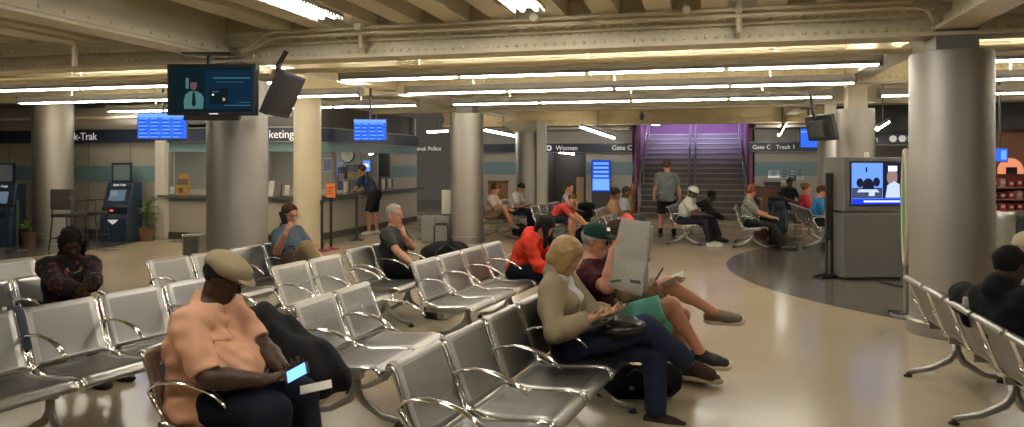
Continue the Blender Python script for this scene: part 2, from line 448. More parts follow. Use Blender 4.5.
    for nm, W_, E_, (f_, n_), cu in (('L', Wl, El, fl, curl_l), ('R', Wr, Er, fr, curl_r)):
        f = nrm(f_); n = V3(*n_); n = nrm(n - f * (n @ f)); th = np.cross(f, n) * (1 if nm == 'R' else -1)
        ps.append(ecap(W_ + f * .018 * s, W_ + f * .075 * s, th, (.030 * s, .017 * s), (.040 * s, .014 * s), tag='hand' + nm, k=.015))
        for i, (o, L) in enumerate(((.030, .066), (.010, .076), (-.011, .070), (-.030, .055))):
            p0 = W_ + f * .085 * s + th * o * s; ang = 0; dr = 1 if i else .8
            for j, fra in enumerate((.45, .32, .23)):
                ang += cu * (.6 + .15 * i) * (1.0 if j else .75) * dr
                d = nrm(f * math.cos(ang) + n * math.sin(ang) + th * o * 1.5 * (1 - cu * .6))
                p1 = p0 + d * L * fra * s * 1.15
                ps.append(cone(p0, p1, hr * (1 - .06 * j), hr * (.95 - .06 * j), tag='hand' + nm, k=.004)); p0 = p1
        t0 = W_ + f * .028 * s + th * .026 * s; td = nrm(f * .65 + th * .7 + n * (.25 + .5 * cu)); t1 = t0 + td * .042 * s; td2 = nrm(f * .85 + th * (.35 - .5 * cu) + n * (.2 + .5 * cu)); t2 = t1 + td2 * .034 * s
        ps.append(cone(t0, t1, hr * 1.45, hr * 1.15, tag='hand' + nm, k=.010)); ps.append(cone(t1, t2, hr * 1.1, hr * .95, tag='hand' + nm, k=.005))
    # head
    def he(c, r, **kw): return ell(hp(*c), tuple(np.array(r) * hs), HR, tag='head', **kw)
    def hc(a_, b_, r1, r2, **kw): return cone(hp(*a_), hp(*b_), r1 * hs, r2 * hs, tag='head', **kw)
    fat = 1 + .25 * max(0, w - 1)
    ps += [he((-.012, 0, .03), (.096, .077, .086), k=.03), he((.025, 0, -.035), (.062, .058 * fat, .085), k=.03), he((.052, 0, -.092), (.030, .030 * fat, .022), k=.025),
           hc((-.005, .050 * fat, -.055), (.050, .018, -.095), .020 * fat, .018, k=.025), hc((-.005, -.050 * fat, -.055), (.050, -.018, -.095), .020 * fat, .018, k=.025)]
    if face:
        ps += [hc((.076, -.036, .017), (.076, .036, .017), .012, .012, k=.015), hc((.084, 0, .008), (.106, 0, -.034), .008, .0115, k=.010),
               he((.098, .012, -.038), (.010, .009, .008), k=.008), he((.098, -.012, -.038), (.010, .009, .008), k=.008),
               he((.088, .032, -.004), (.012, .016, .010), sub=True, k=.012), he((.088, -.032, -.004), (.012, .016, .010), sub=True, k=.012),
               hc((.084, -.018, -.063), (.084, .018, -.063), .0075, .0075, k=.006), hc((.083, -.016, -.074), (.083, .016, -.074), .008, .008, k=.006),
               he((.052, .040, -.030), (.022, .018, .018), k=.02), he((.052, -.040, -.030), (.022, .018, .018), k=.02)]
    ps += [he((-.006, g * .078, -.006), (.020, .009, .031), k=.008) for g in (1, -1)]
    body = link('person', sdf_mesh('person', ps, vox, m=skin_mat(skin)))
    body.location = loc; body.rotation_euler = (0, 0, rz); tag(body, label, 'person', group)
    J = dict(N=N, Sl=Sl, Sr=Sr, El=El, Er=Er, Wl=Wl, Wr=Wr, Kl=Kl, Kr=Kr, Al=Al, Ar=Ar, Ho=Ho, HR=HR, Hc=Hc, Ch=Ch, up2=up2, fv=fv, sv=sv, feet=feet, up1=up1)
    def pick(tags): return [p for p in ps if any(p.tag.startswith(t) for t in tags)]
    def re(p, cut=(), inf=0.): return Prim(p.kind, p.p, p.tag, p.k, list(p.cut) + list(cut), p.sub, inf)
    sd = abs(hash(label)) % 1000 if False else sum(map(ord, label)) % 997
    def armcuts(nm, fra_u=None, fra_f=None):
        S_, E_, W_ = (Sl, El, Wl) if nm == 'L' else (Sr, Er, Wr)
        if fra_f is None:
            d = nrm(E_ - S_); return {'uarm': [(S_ + (E_ - S_) * fra_u, d)]}
        d = nrm(W_ - E_); return {'uarm': [], 'farm': [(E_ + (W_ - E_) * fra_f, d)]}
    def garment(name, m, slv, t, hemv, fold_, front_open=None, neck_cut=.035, over=0.):
        out = []; hemc = [(Hc + up1 * hemv, -up1)] + [(N + up2 * neck_cut * s + fv * .02, nrm(up2 * .9 - fv * .1))]
        for p in pick(['torso']): out.append(re(p, hemc))
        for p in pick(['pelvis']): out.append(re(p, hemc, .024 if hemv < -.1 else 0.))
        for nm in 'LR':
            c = armcuts(nm, fra_f=.93) if slv == 'long' else armcuts(nm, fra_u={'short': .72, 'elbow': .90, 'cap': .4, 'none': .12}[slv])
            for p in pick(['uarm' + nm]): out.append(re(p, c['uarm'], .006 if slv == 'short' else .002))
            if slv == 'long':
                for p in pick(['farm' + nm]): out.append(re(p, c['farm'], .004))
        if collar and name == 'shirt':
            out.append(ecap(N - up2 * .02 * s - fv * .005, N + up2 * .040 * s - fv * .006 * s, sv, (.082 * s * w ** .6, .078 * s * w ** .6), (.068 * s * w ** .6, .068 * s * w ** .6), k=.012, cut=[(N + up2 * .075 * s - fv * .07, nrm(up2 * .9 + fv * .42))]))
        if extra_top: out += extra_top(J)
        if pocket and name == 'shirt':
            pc_ = Ch + up2 * .045 * s - sv * .085 * s * w ** .5
            pcut = [(pc_ + sv * g * .058 * s, sv * g) for g in (1, -1)] + [(pc_ + up2 * g * .066 * s, up2 * g) for g in (1, -1)] + [(pc_ + fv * .03, -fv)]
            pk = sdf_mesh('pocket', out, .006, t=t + .004, cuts=pcut, noise=wrinkle(fold_, 46, sd), m=m)
            pkl = sdf_mesh('pocket_flap', out, .006, t=t + .008, cuts=pcut[:3] + [(pc_ + up2 * .045 * s, -up2), pcut[4]], noise=wrinkle(fold_, 46, sd), m=m)
            plc = sdf_mesh('button_placket', out, .006, t=t + .004, cuts=[(Ch + sv * g * .017, sv * g) for g in (1, -1)] + [(Ch + fv * .03, -fv)], noise=wrinkle(fold_, 46, sd), m=m)
            sh_ = link(name, sdf_mesh(name, out, vox, t=t + over, cuts=front_open or (), noise=wrinkle(fold_, 46, sd), m=m), body)
            for n_, me_ in (('pocket', pk), ('pocket_flap', pkl), ('button_placket', plc)): link(n_, me_, sh_)
            return sh_
        return link(name, sdf_mesh(name, out, vox, t=t + over, cuts=front_open or (), noise=wrinkle(fold_, 46, sd) if fold_ else None, m=m), body)
    if top_m is not None:
        o = garment('shirt' if top is None else top, top_m, sleeve, loose, hem, fold)
    if jacket is not None:
        out = []; jm, jh = jacket['m'], jacket.get('hem', -.04)
        hemc = [(Hc + up1 * jh, -up1), (N + up2 * .045 * s, up2)]
        for p in pick(['torso', 'pelvis']): out.append(re(p, hemc))
        for nm in 'LR':
            for p in pick(['uarm' + nm]): out.append(re(p, [], .006))
            for p in pick(['farm' + nm]): out.append(re(p, armcuts(nm, fra_f=.95)['farm'], .008))
        out.append(ecap(N - up2 * .03 * s - fv * .012, N + up2 * .04 * s - fv * .02 * s, sv, (.083 * s, .078 * s), (.072 * s, .07 * s), k=.01))
        wd = jacket.get('open', .05)
        pt = Ch + up2 * -.05 * s; nA = nrm(sv * .93 - up2 * .30); nB = nrm(-sv * .93 - up2 * .30)
        def opening(F, X, Y, Z):
            dA = (X - pt[0]) * nA[0] + (Y - pt[1]) * nA[1] + (Z - pt[2]) * nA[2] - wd * .35
            dB = (X - pt[0]) * nB[0] + (Y - pt[1]) * nB[1] + (Z - pt[2]) * nB[2] - wd * .35
            dF = -((X - Ch[0]) * fv[0] + (Y - Ch[1]) * fv[1] + (Z - Ch[2]) * fv[2]) + .02
            return np.maximum(F, -np.maximum(np.maximum(dA, dB), dF).astype(np.float32))
        link(jacket.get('name', 'jacket'), sdf_mesh('jacket', out, vox, t=jacket.get('t', .022), noise=wrinkle(jacket.get('fold', .006), 26, sd + 3), m=jm, shell=opening), body)
    if bot_m is not None:
        out = [re(p, [(Hc + up1 * .12 * s, up1)]) for p in pick(['pelvis'])] + [re(p, [(Hc + up1 * .07 * s, up1)]) for p in pick(['torso'])]
        for nm, H_, K_, A_ in (('L', Hl, Kl, Al), ('R', Hr, Kr, Ar)):
            if bottom == 'long':
                for p in pick(['thigh' + nm]): out.append(re(p, (), .004))
                cc = [(A_ - (A_ - K_) * .02, nrm(A_ - K_))]
                out.append(cone(K_, A_, .066 * a, .056 * a, k=.03, cut=cc)); out += [re(p, cc) for p in pick(['shank' + nm])]
            else:
                fra = {'shorts': .88, 'skirt': 1.0}[bottom]
                cc = [(H_ + (K_ - H_) * fra, nrm(K_ - H_))]
                out.append(cone(H_, K_, .098 * a, .080 * a, k=.035, cut=cc))
        link({'long': 'trousers', 'shorts': 'shorts', 'skirt': 'skirt'}[bottom], sdf_mesh('trousers', out, vox, t=.014, noise=wrinkle(.004, 24, sd + 9), m=bot_m), body)
    for nm in 'LR':
        A_, fd, fu, fp = feet[nm]; K_ = Kl if nm == 'L' else Kr
        if socks is not None:
            d = nrm(K_ - A_); link('sock', sdf_mesh('sock', [re(p, [(A_ + d * .11 * s, d)]) for p in pick(['shank' + nm])] + [cone(A_, A_ + d * .1 * s, .040 * a)], vox, t=.004, m=socks), body)
        if shoe_m is not None:
            sh = link('shoe', sdf_mesh('shoe', [re(p, [(A_ + fu * .012 * s, nrm(fu - fd * .25))]) for p in fp], min(vox, .010), t=.008, m=shoe_m), body)
            if sole_m is not None:
                c0 = [(A_ - fu * .054 * s, fu), (A_ - fu * .090 * s, -fu)]; sdv = np.cross(fu, fd)
                link('sole', sdf_mesh('sole', [ecap(A_ - fd * .04 * s - fu * .076 * s, A_ + fd * .17 * s - fu * .076 * s, sdv, (.047 * s, .047 * s), (.049 * s, .049 * s), cut=c0)], min(vox, .008), t=.006, m=sole_m), sh)
    # hair and hats
    hv = min(vox, .009)
    def hcut(p, n): return (hp(*p), HR @ nrm(n))
    if hair:
        hm = hair_m; pr = []; cu = []
        if hair in ('short', 'thin', 'crop'):
            t = {'short': .016, 'thin': .007, 'crop': .010}[hair]
            pr = [he((-.014, 0, .032), (.094 + t, .076 + t, .085 + t))]; cu = [hcut((.078, 0, .070), (.816, 0, -.578)), hcut((0, 0, -.062), (0, 0, -1))]
            nz = wrinkle(.003, 90, sd)
            pr += [he((.035, g * .085, -.032), (.050, .036, .052), sub=True, k=.012) for g in (1, -1)]
        elif hair == 'bob':
            pr = [he((-.016, 0, .012), (.116, .104, .118)), he((-.045, 0, -.055), (.085, .098, .075), k=.05)]
            pr += [he((.03, g * .070, -.035), (.045, .030, .085), k=.04) for g in (1, -1)]
            cu = [hcut((.088, 0, .074), (1, 0, -.16)), hcut((0, 0, -.118), (.12, 0, -1))]; nz = wrinkle(.0018, 105, sd)
        elif hair in ('long', 'braids'):
            t = .016; bdir = HR @ V3(-.35, 0, -1); bdir = nrm(bdir + V3(0, 0, -.8))
            b0 = hp(-.06, 0, .0); b1 = b0 + bdir * (.30 if hair == 'long' else .22) * s
            pr = [he((-.016, 0, .030), (.098 + t, .080 + t, .090 + t), cut=[hcut((.082, 0, .072), (.9, 0, -.43))]), ecap(b0, b1, HR[:, 1], (.085 * s, .045 * s), (.060 * s, .022 * s), k=.05)]
            pr += [cone(hp(.01, g * .078, .02), hp(.0, g * .085, -.14), .022 * s, .018 * s, k=.03) if hair == 'braids' else cone(hp(.02, g * .074, .03), hp(.03, g * .088, -.03) + V3(.03, 0, -.17), .036 * s, .026 * s, k=.04) for g in (1, -1)]
            cu = []; nz = wrinkle(.005 if hair == 'long' else .008, 60 if hair == 'long' else 85, sd)
        elif hair == 'bun':
            t = .014; pr = [he((-.014, 0, .032), (.094 + t, .076 + t, .085 + t)), he((-.10, 0, .06), (.05, .05, .05), k=.03)]; cu = [hcut((.078, 0, .070), (.816, 0, -.578)), hcut((0, 0, -.062), (0, 0, -1))]; nz = wrinkle(.003, 90, sd)
        link('hair', sdf_mesh('hair', pr, hv, k=.02, cuts=cu, noise=nz, m=hm), body)
    if hat == 'ballcap':
        h_ = link('cap', sdf_mesh('cap', [he((-.008, 0, .045), (.108, .090, .088), cut=[hcut((0, 0, .030), (-.08, 0, -1))], k=.01)], hv, m=hat_m), body)
        link('cap_brim', sdf_mesh('cap_brim', [ell(hp(.118, 0, .040), tuple(np.array((.085, .074, .011)) * hs), HR @ rotm(0, R(12), 0))], min(hv, .006), m=hat_m), h_)
        link('cap_button', MB().sphere(hp(-.008, 0, .134), .010 * hs, 8).mesh('cap_button', hat_m, True), h_)
    if hat == 'skullcap':
        link('cap', sdf_mesh('cap', [he((-.012, 0, .038), (.116, .097, .100), cut=[hcut((0, 0, .018), (.15, 0, -1))], k=.01)], hv, m=hat_m), body)
    if hat == 'flatcap':
        h_ = link('flat_cap', sdf_mesh('flat_cap', [ell(hp(-.005, 0, .062), tuple(np.array((.122, .098, .066)) * hs), HR @ rotm(0, R(6), 0), cut=[hcut((0, 0, .034), (-.12, 0, -1))]),
                                         ell(hp(.045, 0, .070), tuple(np.array((.095, .088, .045)) * hs), HR @ rotm(0, R(20), 0), k=.03, cut=[hcut((0, 0, .028), (-.12, 0, -1))])], hv, k=.03, noise=wrinkle(.003, 45, sd), m=hat_m), body)
        link('cap_brim', sdf_mesh('cap_brim', [ell(hp(.105, 0, .040), tuple(np.array((.062, .074, .012)) * hs), HR @ rotm(0, R(18), 0))], min(hv, .006), m=hat_m), h_)
        link('cap_button', MB().sphere(hp(-.004, 0, .126), .009 * hs, 8).mesh('cap_button', hat_m, True), h_)
    if face and vox < .0105:
        for g in (1, -1) if head[1] < 15 else ():
            e = link('eye', MB().sphere(hp(.0765, g * .032, -.005), (.0125 * hs,) * 3, 12).mesh('eye', mat('eye_white', (.30, .27, .24), rough=.25), True), body)
            ir = HR @ V3(1, 0, -.25); c = hp(.0765, g * .032, -.005) + ir * .0095 * hs
            link('iris', MB().sphere(c, .0055 * hs, 8).mesh('iris', mat('iris_dark', (.02, .012, .008), rough=.15), True), e)
            if brow_m is not None:
                link('eyebrow', sdf_mesh('eyebrow', [cone(hp(.0885, g * .016, .018), hp(.082, g * .045, .019), .0045 * hs, .003 * hs)], .004, m=brow_m), body)
        link('lips', sdf_mesh('lips', [hc((.0865, -.016, -.0635), (.0865, .016, -.0635), .0065, .0065), hc((.0855, -.013, -.0745), (.0855, .013, -.0745), .0065, .0065)], .004, k=.001, m=mat('lips_' + skin, tuple(np.array(SKIN[skin]) * np.array((.85, .55, .6))), rough=.4)), body)
    if glasses is not None:
        b = MB(); lens = MB()
        for g in (1, -1):
            c = V3(.103, g * .034, -.004)
            pts = [hp(c[0] - .12 * abs(math.cos(t) * .026) - .004, c[1] + .026 * math.cos(t), c[2] + .019 * math.sin(t)) for t in np.linspace(0, 2 * PI, 17)]
            b.tube(pts, .0022 * hs, 6); lens.add([Vector(p) for p in pts[:-1]], [tuple(range(16))])
            b.tube([hp(.098, g * .058, .002), hp(.05, g * .082, .004), hp(-.01, g * .086, .008), hp(-.025, g * .084, -.012)], .0022 * hs, 6)
        b.tube([hp(.105, -.009, .002), hp(.108, 0, .005), hp(.105, .009, .002)], .002 * hs, 6)
        gl = link('glasses', b.mesh('glasses', glasses[0], True), body)
        link('lens', lens.mesh('lens', glasses[1]), gl)
    body['_j'] = 1; del body['_j']
    Mw = Matrix.Translation(Vector(loc)) @ Matrix.Rotation(rz, 4, 'Z')
    J['w'] = lambda p: Mw @ Vector(p)
    return body, J

def local(loc, rz, p):
    """room point -> the figure's own frame"""
    v = Matrix.Rotation(-rz, 3, 'Z') @ (Vector(p) - Vector(loc)); return tuple(v)
# ------------------------------------------------------------------ setting: floor
def floor_mat():
    m = mat('terrazzo', (.46, .38, .25), rough=.16, spec=.5)
    nt = m.node_tree; b = nt.nodes['Principled BSDF']; L = nt.links.new
    tc = nt.nodes.new('ShaderNodeTexCoord')
    def disc(c, r):
        d = nt.nodes.new('ShaderNodeVectorMath'); d.operation = 'DISTANCE'; d.inputs[1].default_value = (*c, 0); L(tc.outputs['Object'], d.inputs[0])
        l = nt.nodes.new('ShaderNodeMath'); l.operation = 'LESS_THAN'; l.inputs[1].default_value = r; L(d.outputs['Value'], l.inputs[0]); return l
    a, c = disc((5.75, 12.8), 5.35), disc((-16.6, 12.2), 5.0)
    mx = nt.nodes.new('ShaderNodeMath'); mx.operation = 'MAXIMUM'; L(a.outputs[0], mx.inputs[0]); L(c.outputs[0], mx.inputs[1])
    n1 = nt.nodes.new('ShaderNodeTexNoise'); n1.inputs['Scale'].default_value = 70; n1.inputs['Detail'].default_value = 3; L(tc.outputs['Object'], n1.inputs['Vector'])
    n2 = nt.nodes.new('ShaderNodeTexNoise'); n2.inputs['Scale'].default_value = .8; n2.inputs['Detail'].default_value = 6; L(tc.outputs['Object'], n2.inputs['Vector'])
    def ramp(c0, c1, src):
        x = nt.nodes.new('ShaderNodeMix'); x.data_type = 'RGBA'; x.inputs['A'].default_value = (*c0, 1); x.inputs['B'].default_value = (*c1, 1); L(src.outputs['Fac'], x.inputs['Factor']); return x
    t = ramp((.37, .305, .205), (.56, .475, .345), n1); g = ramp((.085, .080, .070), (.16, .15, .13), n1)
    x = nt.nodes.new('ShaderNodeMix'); x.data_type = 'RGBA'; L(mx.outputs[0], x.inputs['Factor']); L(t.outputs['Result'], x.inputs['A']); L(g.outputs['Result'], x.inputs['B'])
    w = ramp((.84, .82, .78), (1.08, 1.08, 1.08), n2)
    y = nt.nodes.new('ShaderNodeMix'); y.data_type = 'RGBA'; y.blend_type = 'MULTIPLY'; y.inputs['Factor'].default_value = 1; L(x.outputs['Result'], y.inputs['A']); L(w.outputs['Result'], y.inputs['B'])
    L(y.outputs['Result'], b.inputs['Base Color'])
    rr = nt.nodes.new('ShaderNodeMapRange'); rr.inputs['To Min'].default_value = .10; rr.inputs['To Max'].default_value = .24; L(n2.outputs['Fac'], rr.inputs['Value']); L(rr.outputs[0], b.inputs['Roughness'])
    return m
struct(MB().bx(-22, 14, -5, 32, -.1, 0).build('floor', floor_mat()), 'polished tan terrazzo floor with dark grey inlaid circles')

# ------------------------------------------------------------------ ceiling deck, ribs and riveted beams
struct(MB().bx(-22, 14, -5, 22.6, 3.75, 3.85).build('ceiling', M_CREAM2), 'cream painted ceiling deck above the ribs')
rib = MB()
x = -21.4
ribs = []
k0 = -1.75
i = -35
while k0 + i * .57 < 14:
    xx = k0 + i * .57; i += 1
    if xx < -21.5: continue
    near = abs(xx + 5.85) < .5 or abs(xx - 2.3) < .5
    for y0, y1, zr in ((-5, 8.1, 3.33), (8.6, 10.9, 3.46), (13.2, 17.6, 3.46), (17.9, 22.3, 3.46)):
        if near: continue
        rib.prism([(xx, 3.76), (xx + .33, 3.76), (xx + .30, zr), (xx + .03, zr)], y0, y1, 'y')
struct(rib.build('trim_1', M_CREAM), 'cream ceiling ribs running into the distance')

def cross_beam(idx, Y, zb, zt, x0, x1, rv=True, m=M_CREAM, lab='', sp=.11):
    b = MB()
    b.bx(x0, x1, Y - .19, Y + .19, zb, zb + .035); b.bx(x0, x1, Y - .16, Y + .16, zt - .05, zt)
    b.bx(x0, x1, Y - .02, Y + .02, zb + .035, zt - .05)
    b.bx(x0, x1, Y - .10, Y - .02, zb + .035, zb + .13); b.bx(x0, x1, Y - .10, Y - .02, zt - .16, zt - .05)   # flange angles
    if rv:
        x = max(x0, -12.5)
        while x < min(x1, 6.5):
            for z in (zb + .085, zt - .105): b.sphere((x, Y - .10, z), (.025, .020, .025), 6)
            b.sphere((x + sp / 2, Y - .02, zb + .20), (.022, .018, .022), 6)
            if zt - zb > .6:
                for z in (zb + .36, zb + .50): b.sphere((x, Y - .02, z), (.018, .014, .018), 6)
            x += sp
    return struct(b.build(f'trim_{idx}', m, smooth=False), lab)
struct(MB().bx(-22, 14, 8.13, 8.45, 3.335, 3.76).build('trim_22', M_CREAM2), 'cream infill above the nearest beam')
cross_beam(2, 8.3, 2.97, 3.335, -22, 14, True, M_CREAM, 'nearest cream riveted steel beam crossing the hall')
cross_beam(3, 13.0, 3.0, 3.74, -22, 14, True, M_CREAM, 'second cream riveted beam behind the light strips')
cross_beam(4, 17.7, 3.02, 3.45, -22, 14, False, M_CREAM, 'third cream beam crossing beyond the columns')
cross_beam(5, 22.45, 2.84, 3.32, -8, 14, True, mat('beam_paint_lit', (.78, .64, .36), rough=.5, var=.1), 'farthest cream beam in front of the stairwell', sp=.2)  # brighter, warmer cream stands in for light that misses this beam

def long_beam(idx, X, y0, y1, zb, zt, lab):
    b = MB()
    b.bx(X - .17, X + .17, y0, y1, zb, zb + .035); b.bx(X - .02, X + .14, y0, y1, zb + .035, zt); b.bx(X + .14, X + .20, y0, y1, zb + .035, zb + .14); b.bx(X - .10, X - .02, y0, y1, zb + .035, zb + .14)
    b.bx(X + .14, X + .17, y0, y1, zt - .12, zt)
    y = max(y0, 2.)
    while y < y1:
        b.sphere((X + .20, y, zb + .09), (.016, .02, .02), 6); b.sphere((X - .10, y, zb + .09), (.016, .02, .02), 6); y += .28
    return struct(b.build(f'trim_{idx}', M_CREAM), lab)
long_beam(6, -5.95, -5, 8.12, 3.03, 3.72, 'cream riveted girder running towards the viewer on the left')
long_beam(7, 2.40, -5, 8.12, 3.03, 3.72, 'cream riveted girder running towards the viewer above the right column')
b = MB()
b.bx(2.25, 2.60, 8.5, 22.3, 3.06, 3.74); b.bx(-5.9, -5.55, 8.5, 22.3, 3.06, 3.74)
struct(b.build('trim_8', M_CREAM), 'cream girders running on beyond the nearest beam')

# ------------------------------------------------------------------ columns
def column(px, d, D, zt, lab, m=M_CLAD, cap=True, base=True, pos=None):
    p = W(px, HZ, d) if pos is None else Vector(pos)
    r = D / 2
    b = MB().lathe([(r * 1.0, 0), (r, .02), (r, zt - .02), (r * .985, zt)], (p.x, p.y, 0), 48)
    o = struct(b.build('column', m, smooth=True), lab)
    if base: MB().lathe([(r + .025, 0), (r + .025, .13), (r + .004, .15)], (p.x, p.y, 0), 48).build('column_base', m if m is not M_CLAD else M_BEAMSTEEL, o, smooth=True)
    if cap: MB().bx(p.x - r * .5, p.x + r * .5, p.y - .2, p.y + .2, zt - .01, 3.03).build('column_head', M_FIX if cap == 1 else M_CREAM, o)
    return p
pR = column(951, 7.45, .755, 2.81, 'large brushed steel column on the right, nearest of all the columns')
p2 = column(237.5, 9.5, .75, 2.75, 'brushed steel column behind the hanging television')
p1 = column(53, 15.7, .78, 2.95, 'steel column beside the blue ticket machines')
p3 = column(307.5, 14.6, .53, 3.03, 'slim cream painted column at the corner of the ticket office', mat('cream_column', (.66, .58, .42), rough=.45, var=.05), cap=False)
p4 = column(467, 15.9, .71, 2.75, 'steel column behind the black luggage')
p5 = column(530, 20.6, .80, 2.55, 'steel column behind the man in the white t-shirt', cap=False)
p6 = column(855.5, 12.6, .60, 2.62, 'steel column behind the grey information cabinet', cap=2)
p7 = column(829, 17.0, .50, 2.62, 'narrow steel column left of the cabinet, farther back', cap=2)
pn = W(541, 162, 20.2); struct(MB().bx(pn.x - .10, pn.x + .14, pn.y - .1, pn.y + .1, 0, 2.84).build('trim_9', M_WHITE), 'white post against the far steel column')
b = MB(); q = p5
b.prism([(q.x - .42, 2.55), (q.x + .42, 2.55), (q.x + .42, 2.84), (q.x - .85, 2.84)], q.y - .2, q.y + .2, 'y'); struct(b.build('trim_10', M_CREAM), 'cream bracket on top of the far column')

YB = 24.0
def back_x(px, Y=YB):
    cx = (px - 512) / FPX; d = Y / (math.cos(YAW) + math.sin(YAW) * cx); return d * (-math.sin(YAW) + math.cos(YAW) * cx)
# ------------------------------------------------------------------ walls of the ticket office (left)
YT = 14.2
def wallseg(name, boxes, m, lab=None): 
    b = MB()
    for q in boxes: b.bx(*q)
    return struct(b.build(name, m), lab)
xo0 = back_x(164, 14.2); xo1 = -9.1; XS = -8.05; YE = 20.2; RC = 1.0
zc, zh = .97, 1.95
wallseg('wall_left', [(-22, xo0, YT, YT + .2, 0, 1.28), (-22, xo0, YT, YT + .2, 1.63, 2.95)], M_WALL, 'grey tan panelled wall behind the ticket machines')
struct(MB().bx(-22, xo0, YT - .015, YT + .19, 1.28, 1.63).build('trim_11', M_TEAL), 'teal glass stripe along the ticket wall')
b = MB()
for k in range(14): b.bx(xo0 - .9 - k * 1.15, xo0 - .89 - k * 1.15, YT - .006, YT, 0, 2.2)
struct(b.build('trim_12', M_BASE), 'dark joints of the wall panels')
struct(MB().bx(-22, xo0, YT - .03, YT, 0, .16).build('baseboard_left', M_BASE))
struct(MB().bx(xo0 - .13, xo0 + .13, YT - .14, YT + .2, 0, 2.2).build('trim_13', M_WHITE, bevel=.01), 'white post at the left end of the ticket windows')
# front with the curved corner: profile of plan points
plan = [(xo0, YT)] + [(XS - RC + RC * math.sin(a), YT + RC - RC * math.cos(a)) for a in np.linspace(0, PI / 2, 13)] + [(XS, YE)]
def ribbon(name, z0, z1, m, off=0., th=.12, seg=None, parent=None, smooth=True):
    pl = plan if seg is None else seg; b = MB(); n = len(pl); vs = []
    for i, p in enumerate(pl):
        a = Vector(pl[max(i - 1, 0)]); c = Vector(pl[min(i + 1, n - 1)]); t = (c - a).normalized(); nn = Vector((t.y, -t.x))
        o = Vector(p) + nn * off; q = Vector(p) + nn * (off - th)
        vs += [(o.x, o.y, z0), (o.x, o.y, z1), (q.x, q.y, z1), (q.x, q.y, z0)]
    fs = []
    for i in range(n - 1):
        for k in range(4): fs.append((4 * i + k, 4 * i + (k + 1) % 4, 4 * i + 4 + (k + 1) % 4, 4 * i + 4 + k))
    fs += [(3, 2, 1, 0), (4 * n - 4, 4 * n - 3, 4 * n - 2, 4 * n - 1)]
    b.add(vs, fs); return b.build(name, m, parent, smooth=smooth)
struct(ribbon('wall_counter', .14, zc - .13, M_WALL), 'light panelled front below the ticket counter')
struct(ribbon('baseboard_counter', 0, .15, M_BASE, off=.02))
struct(ribbon('trim_14', zc - .14, zc - .02, M_TEAL, off=-.005), 'teal stripe just under the counter')
struct(ribbon('trim_15', zh, 2.16, M_TEAL), 'teal fascia above the ticket windows')
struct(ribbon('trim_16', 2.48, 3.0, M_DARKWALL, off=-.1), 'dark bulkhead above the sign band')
# last stretch after the windows closes with wall and teal band
YW = 18.3
seg2 = [(XS, YW), (XS, YE)]
struct(ribbon('wall_corner', zc, zh + .01, M_WALL, off=.0, seg=seg2), 'tan wall beyond the last ticket window')
struct(ribbon('trim_17', 1.30, 1.62, M_TEAL, off=.012, seg=seg2), 'teal stripe on the wall beyond the ticket windows')
# counter shelf
cs = ribbon('countertop', zc - .03, zc + .015, mat('counter_dark', (.10, .09, .08), rough=.25), off=.22, th=.55); tag(cs, 'long dark counter ledge curving along the ticket office windows', 'countertop')
# mullions and window glass
mul = MB()
def mpost(x, y): mul.bx(x - .035, x + .035, y - .035, y + .035, zc, zh)
for x in (xo0 + .16, -10.0, -9.1): mpost(x, YT + .02)
for y in (15.25, 16.6, 17.5, YW): mpost(XS - .02, y)
struct(mul.build('window_1', mat('mullion', (.30, .28, .25), rough=.4, metal=.6)), 'metal posts between the ticket windows')
def glass_mat():
    m = bpy.data.materials.new('window_glass'); m.use_nodes = True; nt = m.node_tree; nt.nodes.clear()
    o = nt.nodes.new('ShaderNodeOutputMaterial'); mx = nt.nodes.new('ShaderNodeMixShader'); t = nt.nodes.new('ShaderNodeBsdfTransparent'); g = nt.nodes.new('ShaderNodeBsdfGlossy')
    g.inputs['Roughness'].default_value = .03; t.inputs[0].default_value = (.88, .90, .90, 1); mx.inputs[0].default_value = .10
    nt.links.new(t.outputs[0], mx.inputs[1]); nt.links.new(g.outputs[0], mx.inputs[2]); nt.links.new(mx.outputs[0], o.inputs[0]); return m
M_GLASS = glass_mat()
gl = [(xo0 + .1, YT)] + plan[1:-1] + [(XS, YW)]
struct(ribbon('window_2', zc + .14, zh, M_GLASS, off=-.04, th=.008, seg=gl), 'clear glass of the ticket windows')
# office interior
wallseg('wall_office', [(-22, XS - .1, 17.6, 17.7, 0, 3.0), (xo0 - .2, xo0 - .1, YT + .2, 17.6, 0, 3.0)], mat('office_wall', (.42, .40, .35), rough=.6), 'inner wall of the ticket office')
wallseg('wall_office_back', [(-9.6, XS - .02, 20.08, 20.18, 0, 3.0), (-9.75, -9.6, 17.7, 20.1, 0, 3.0)], MATS['office_wall'])
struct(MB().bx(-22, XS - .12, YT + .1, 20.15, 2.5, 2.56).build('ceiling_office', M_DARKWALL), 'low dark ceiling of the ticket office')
ol = thing('ceiling_light', 'office ceiling light inside the ticket windows', 'ceiling light', (-9.6, 15.9, 2.45))
MB().bx(-1.2, 1.2, -.15, .15, 0, .05).build('fixture_body', M_FIX, ol); MB().bx(-1.15, 1.15, -.12, .12, -.01, 0).build('diffuser', emis('office_tube', (1, .93, .8), 16), ol)

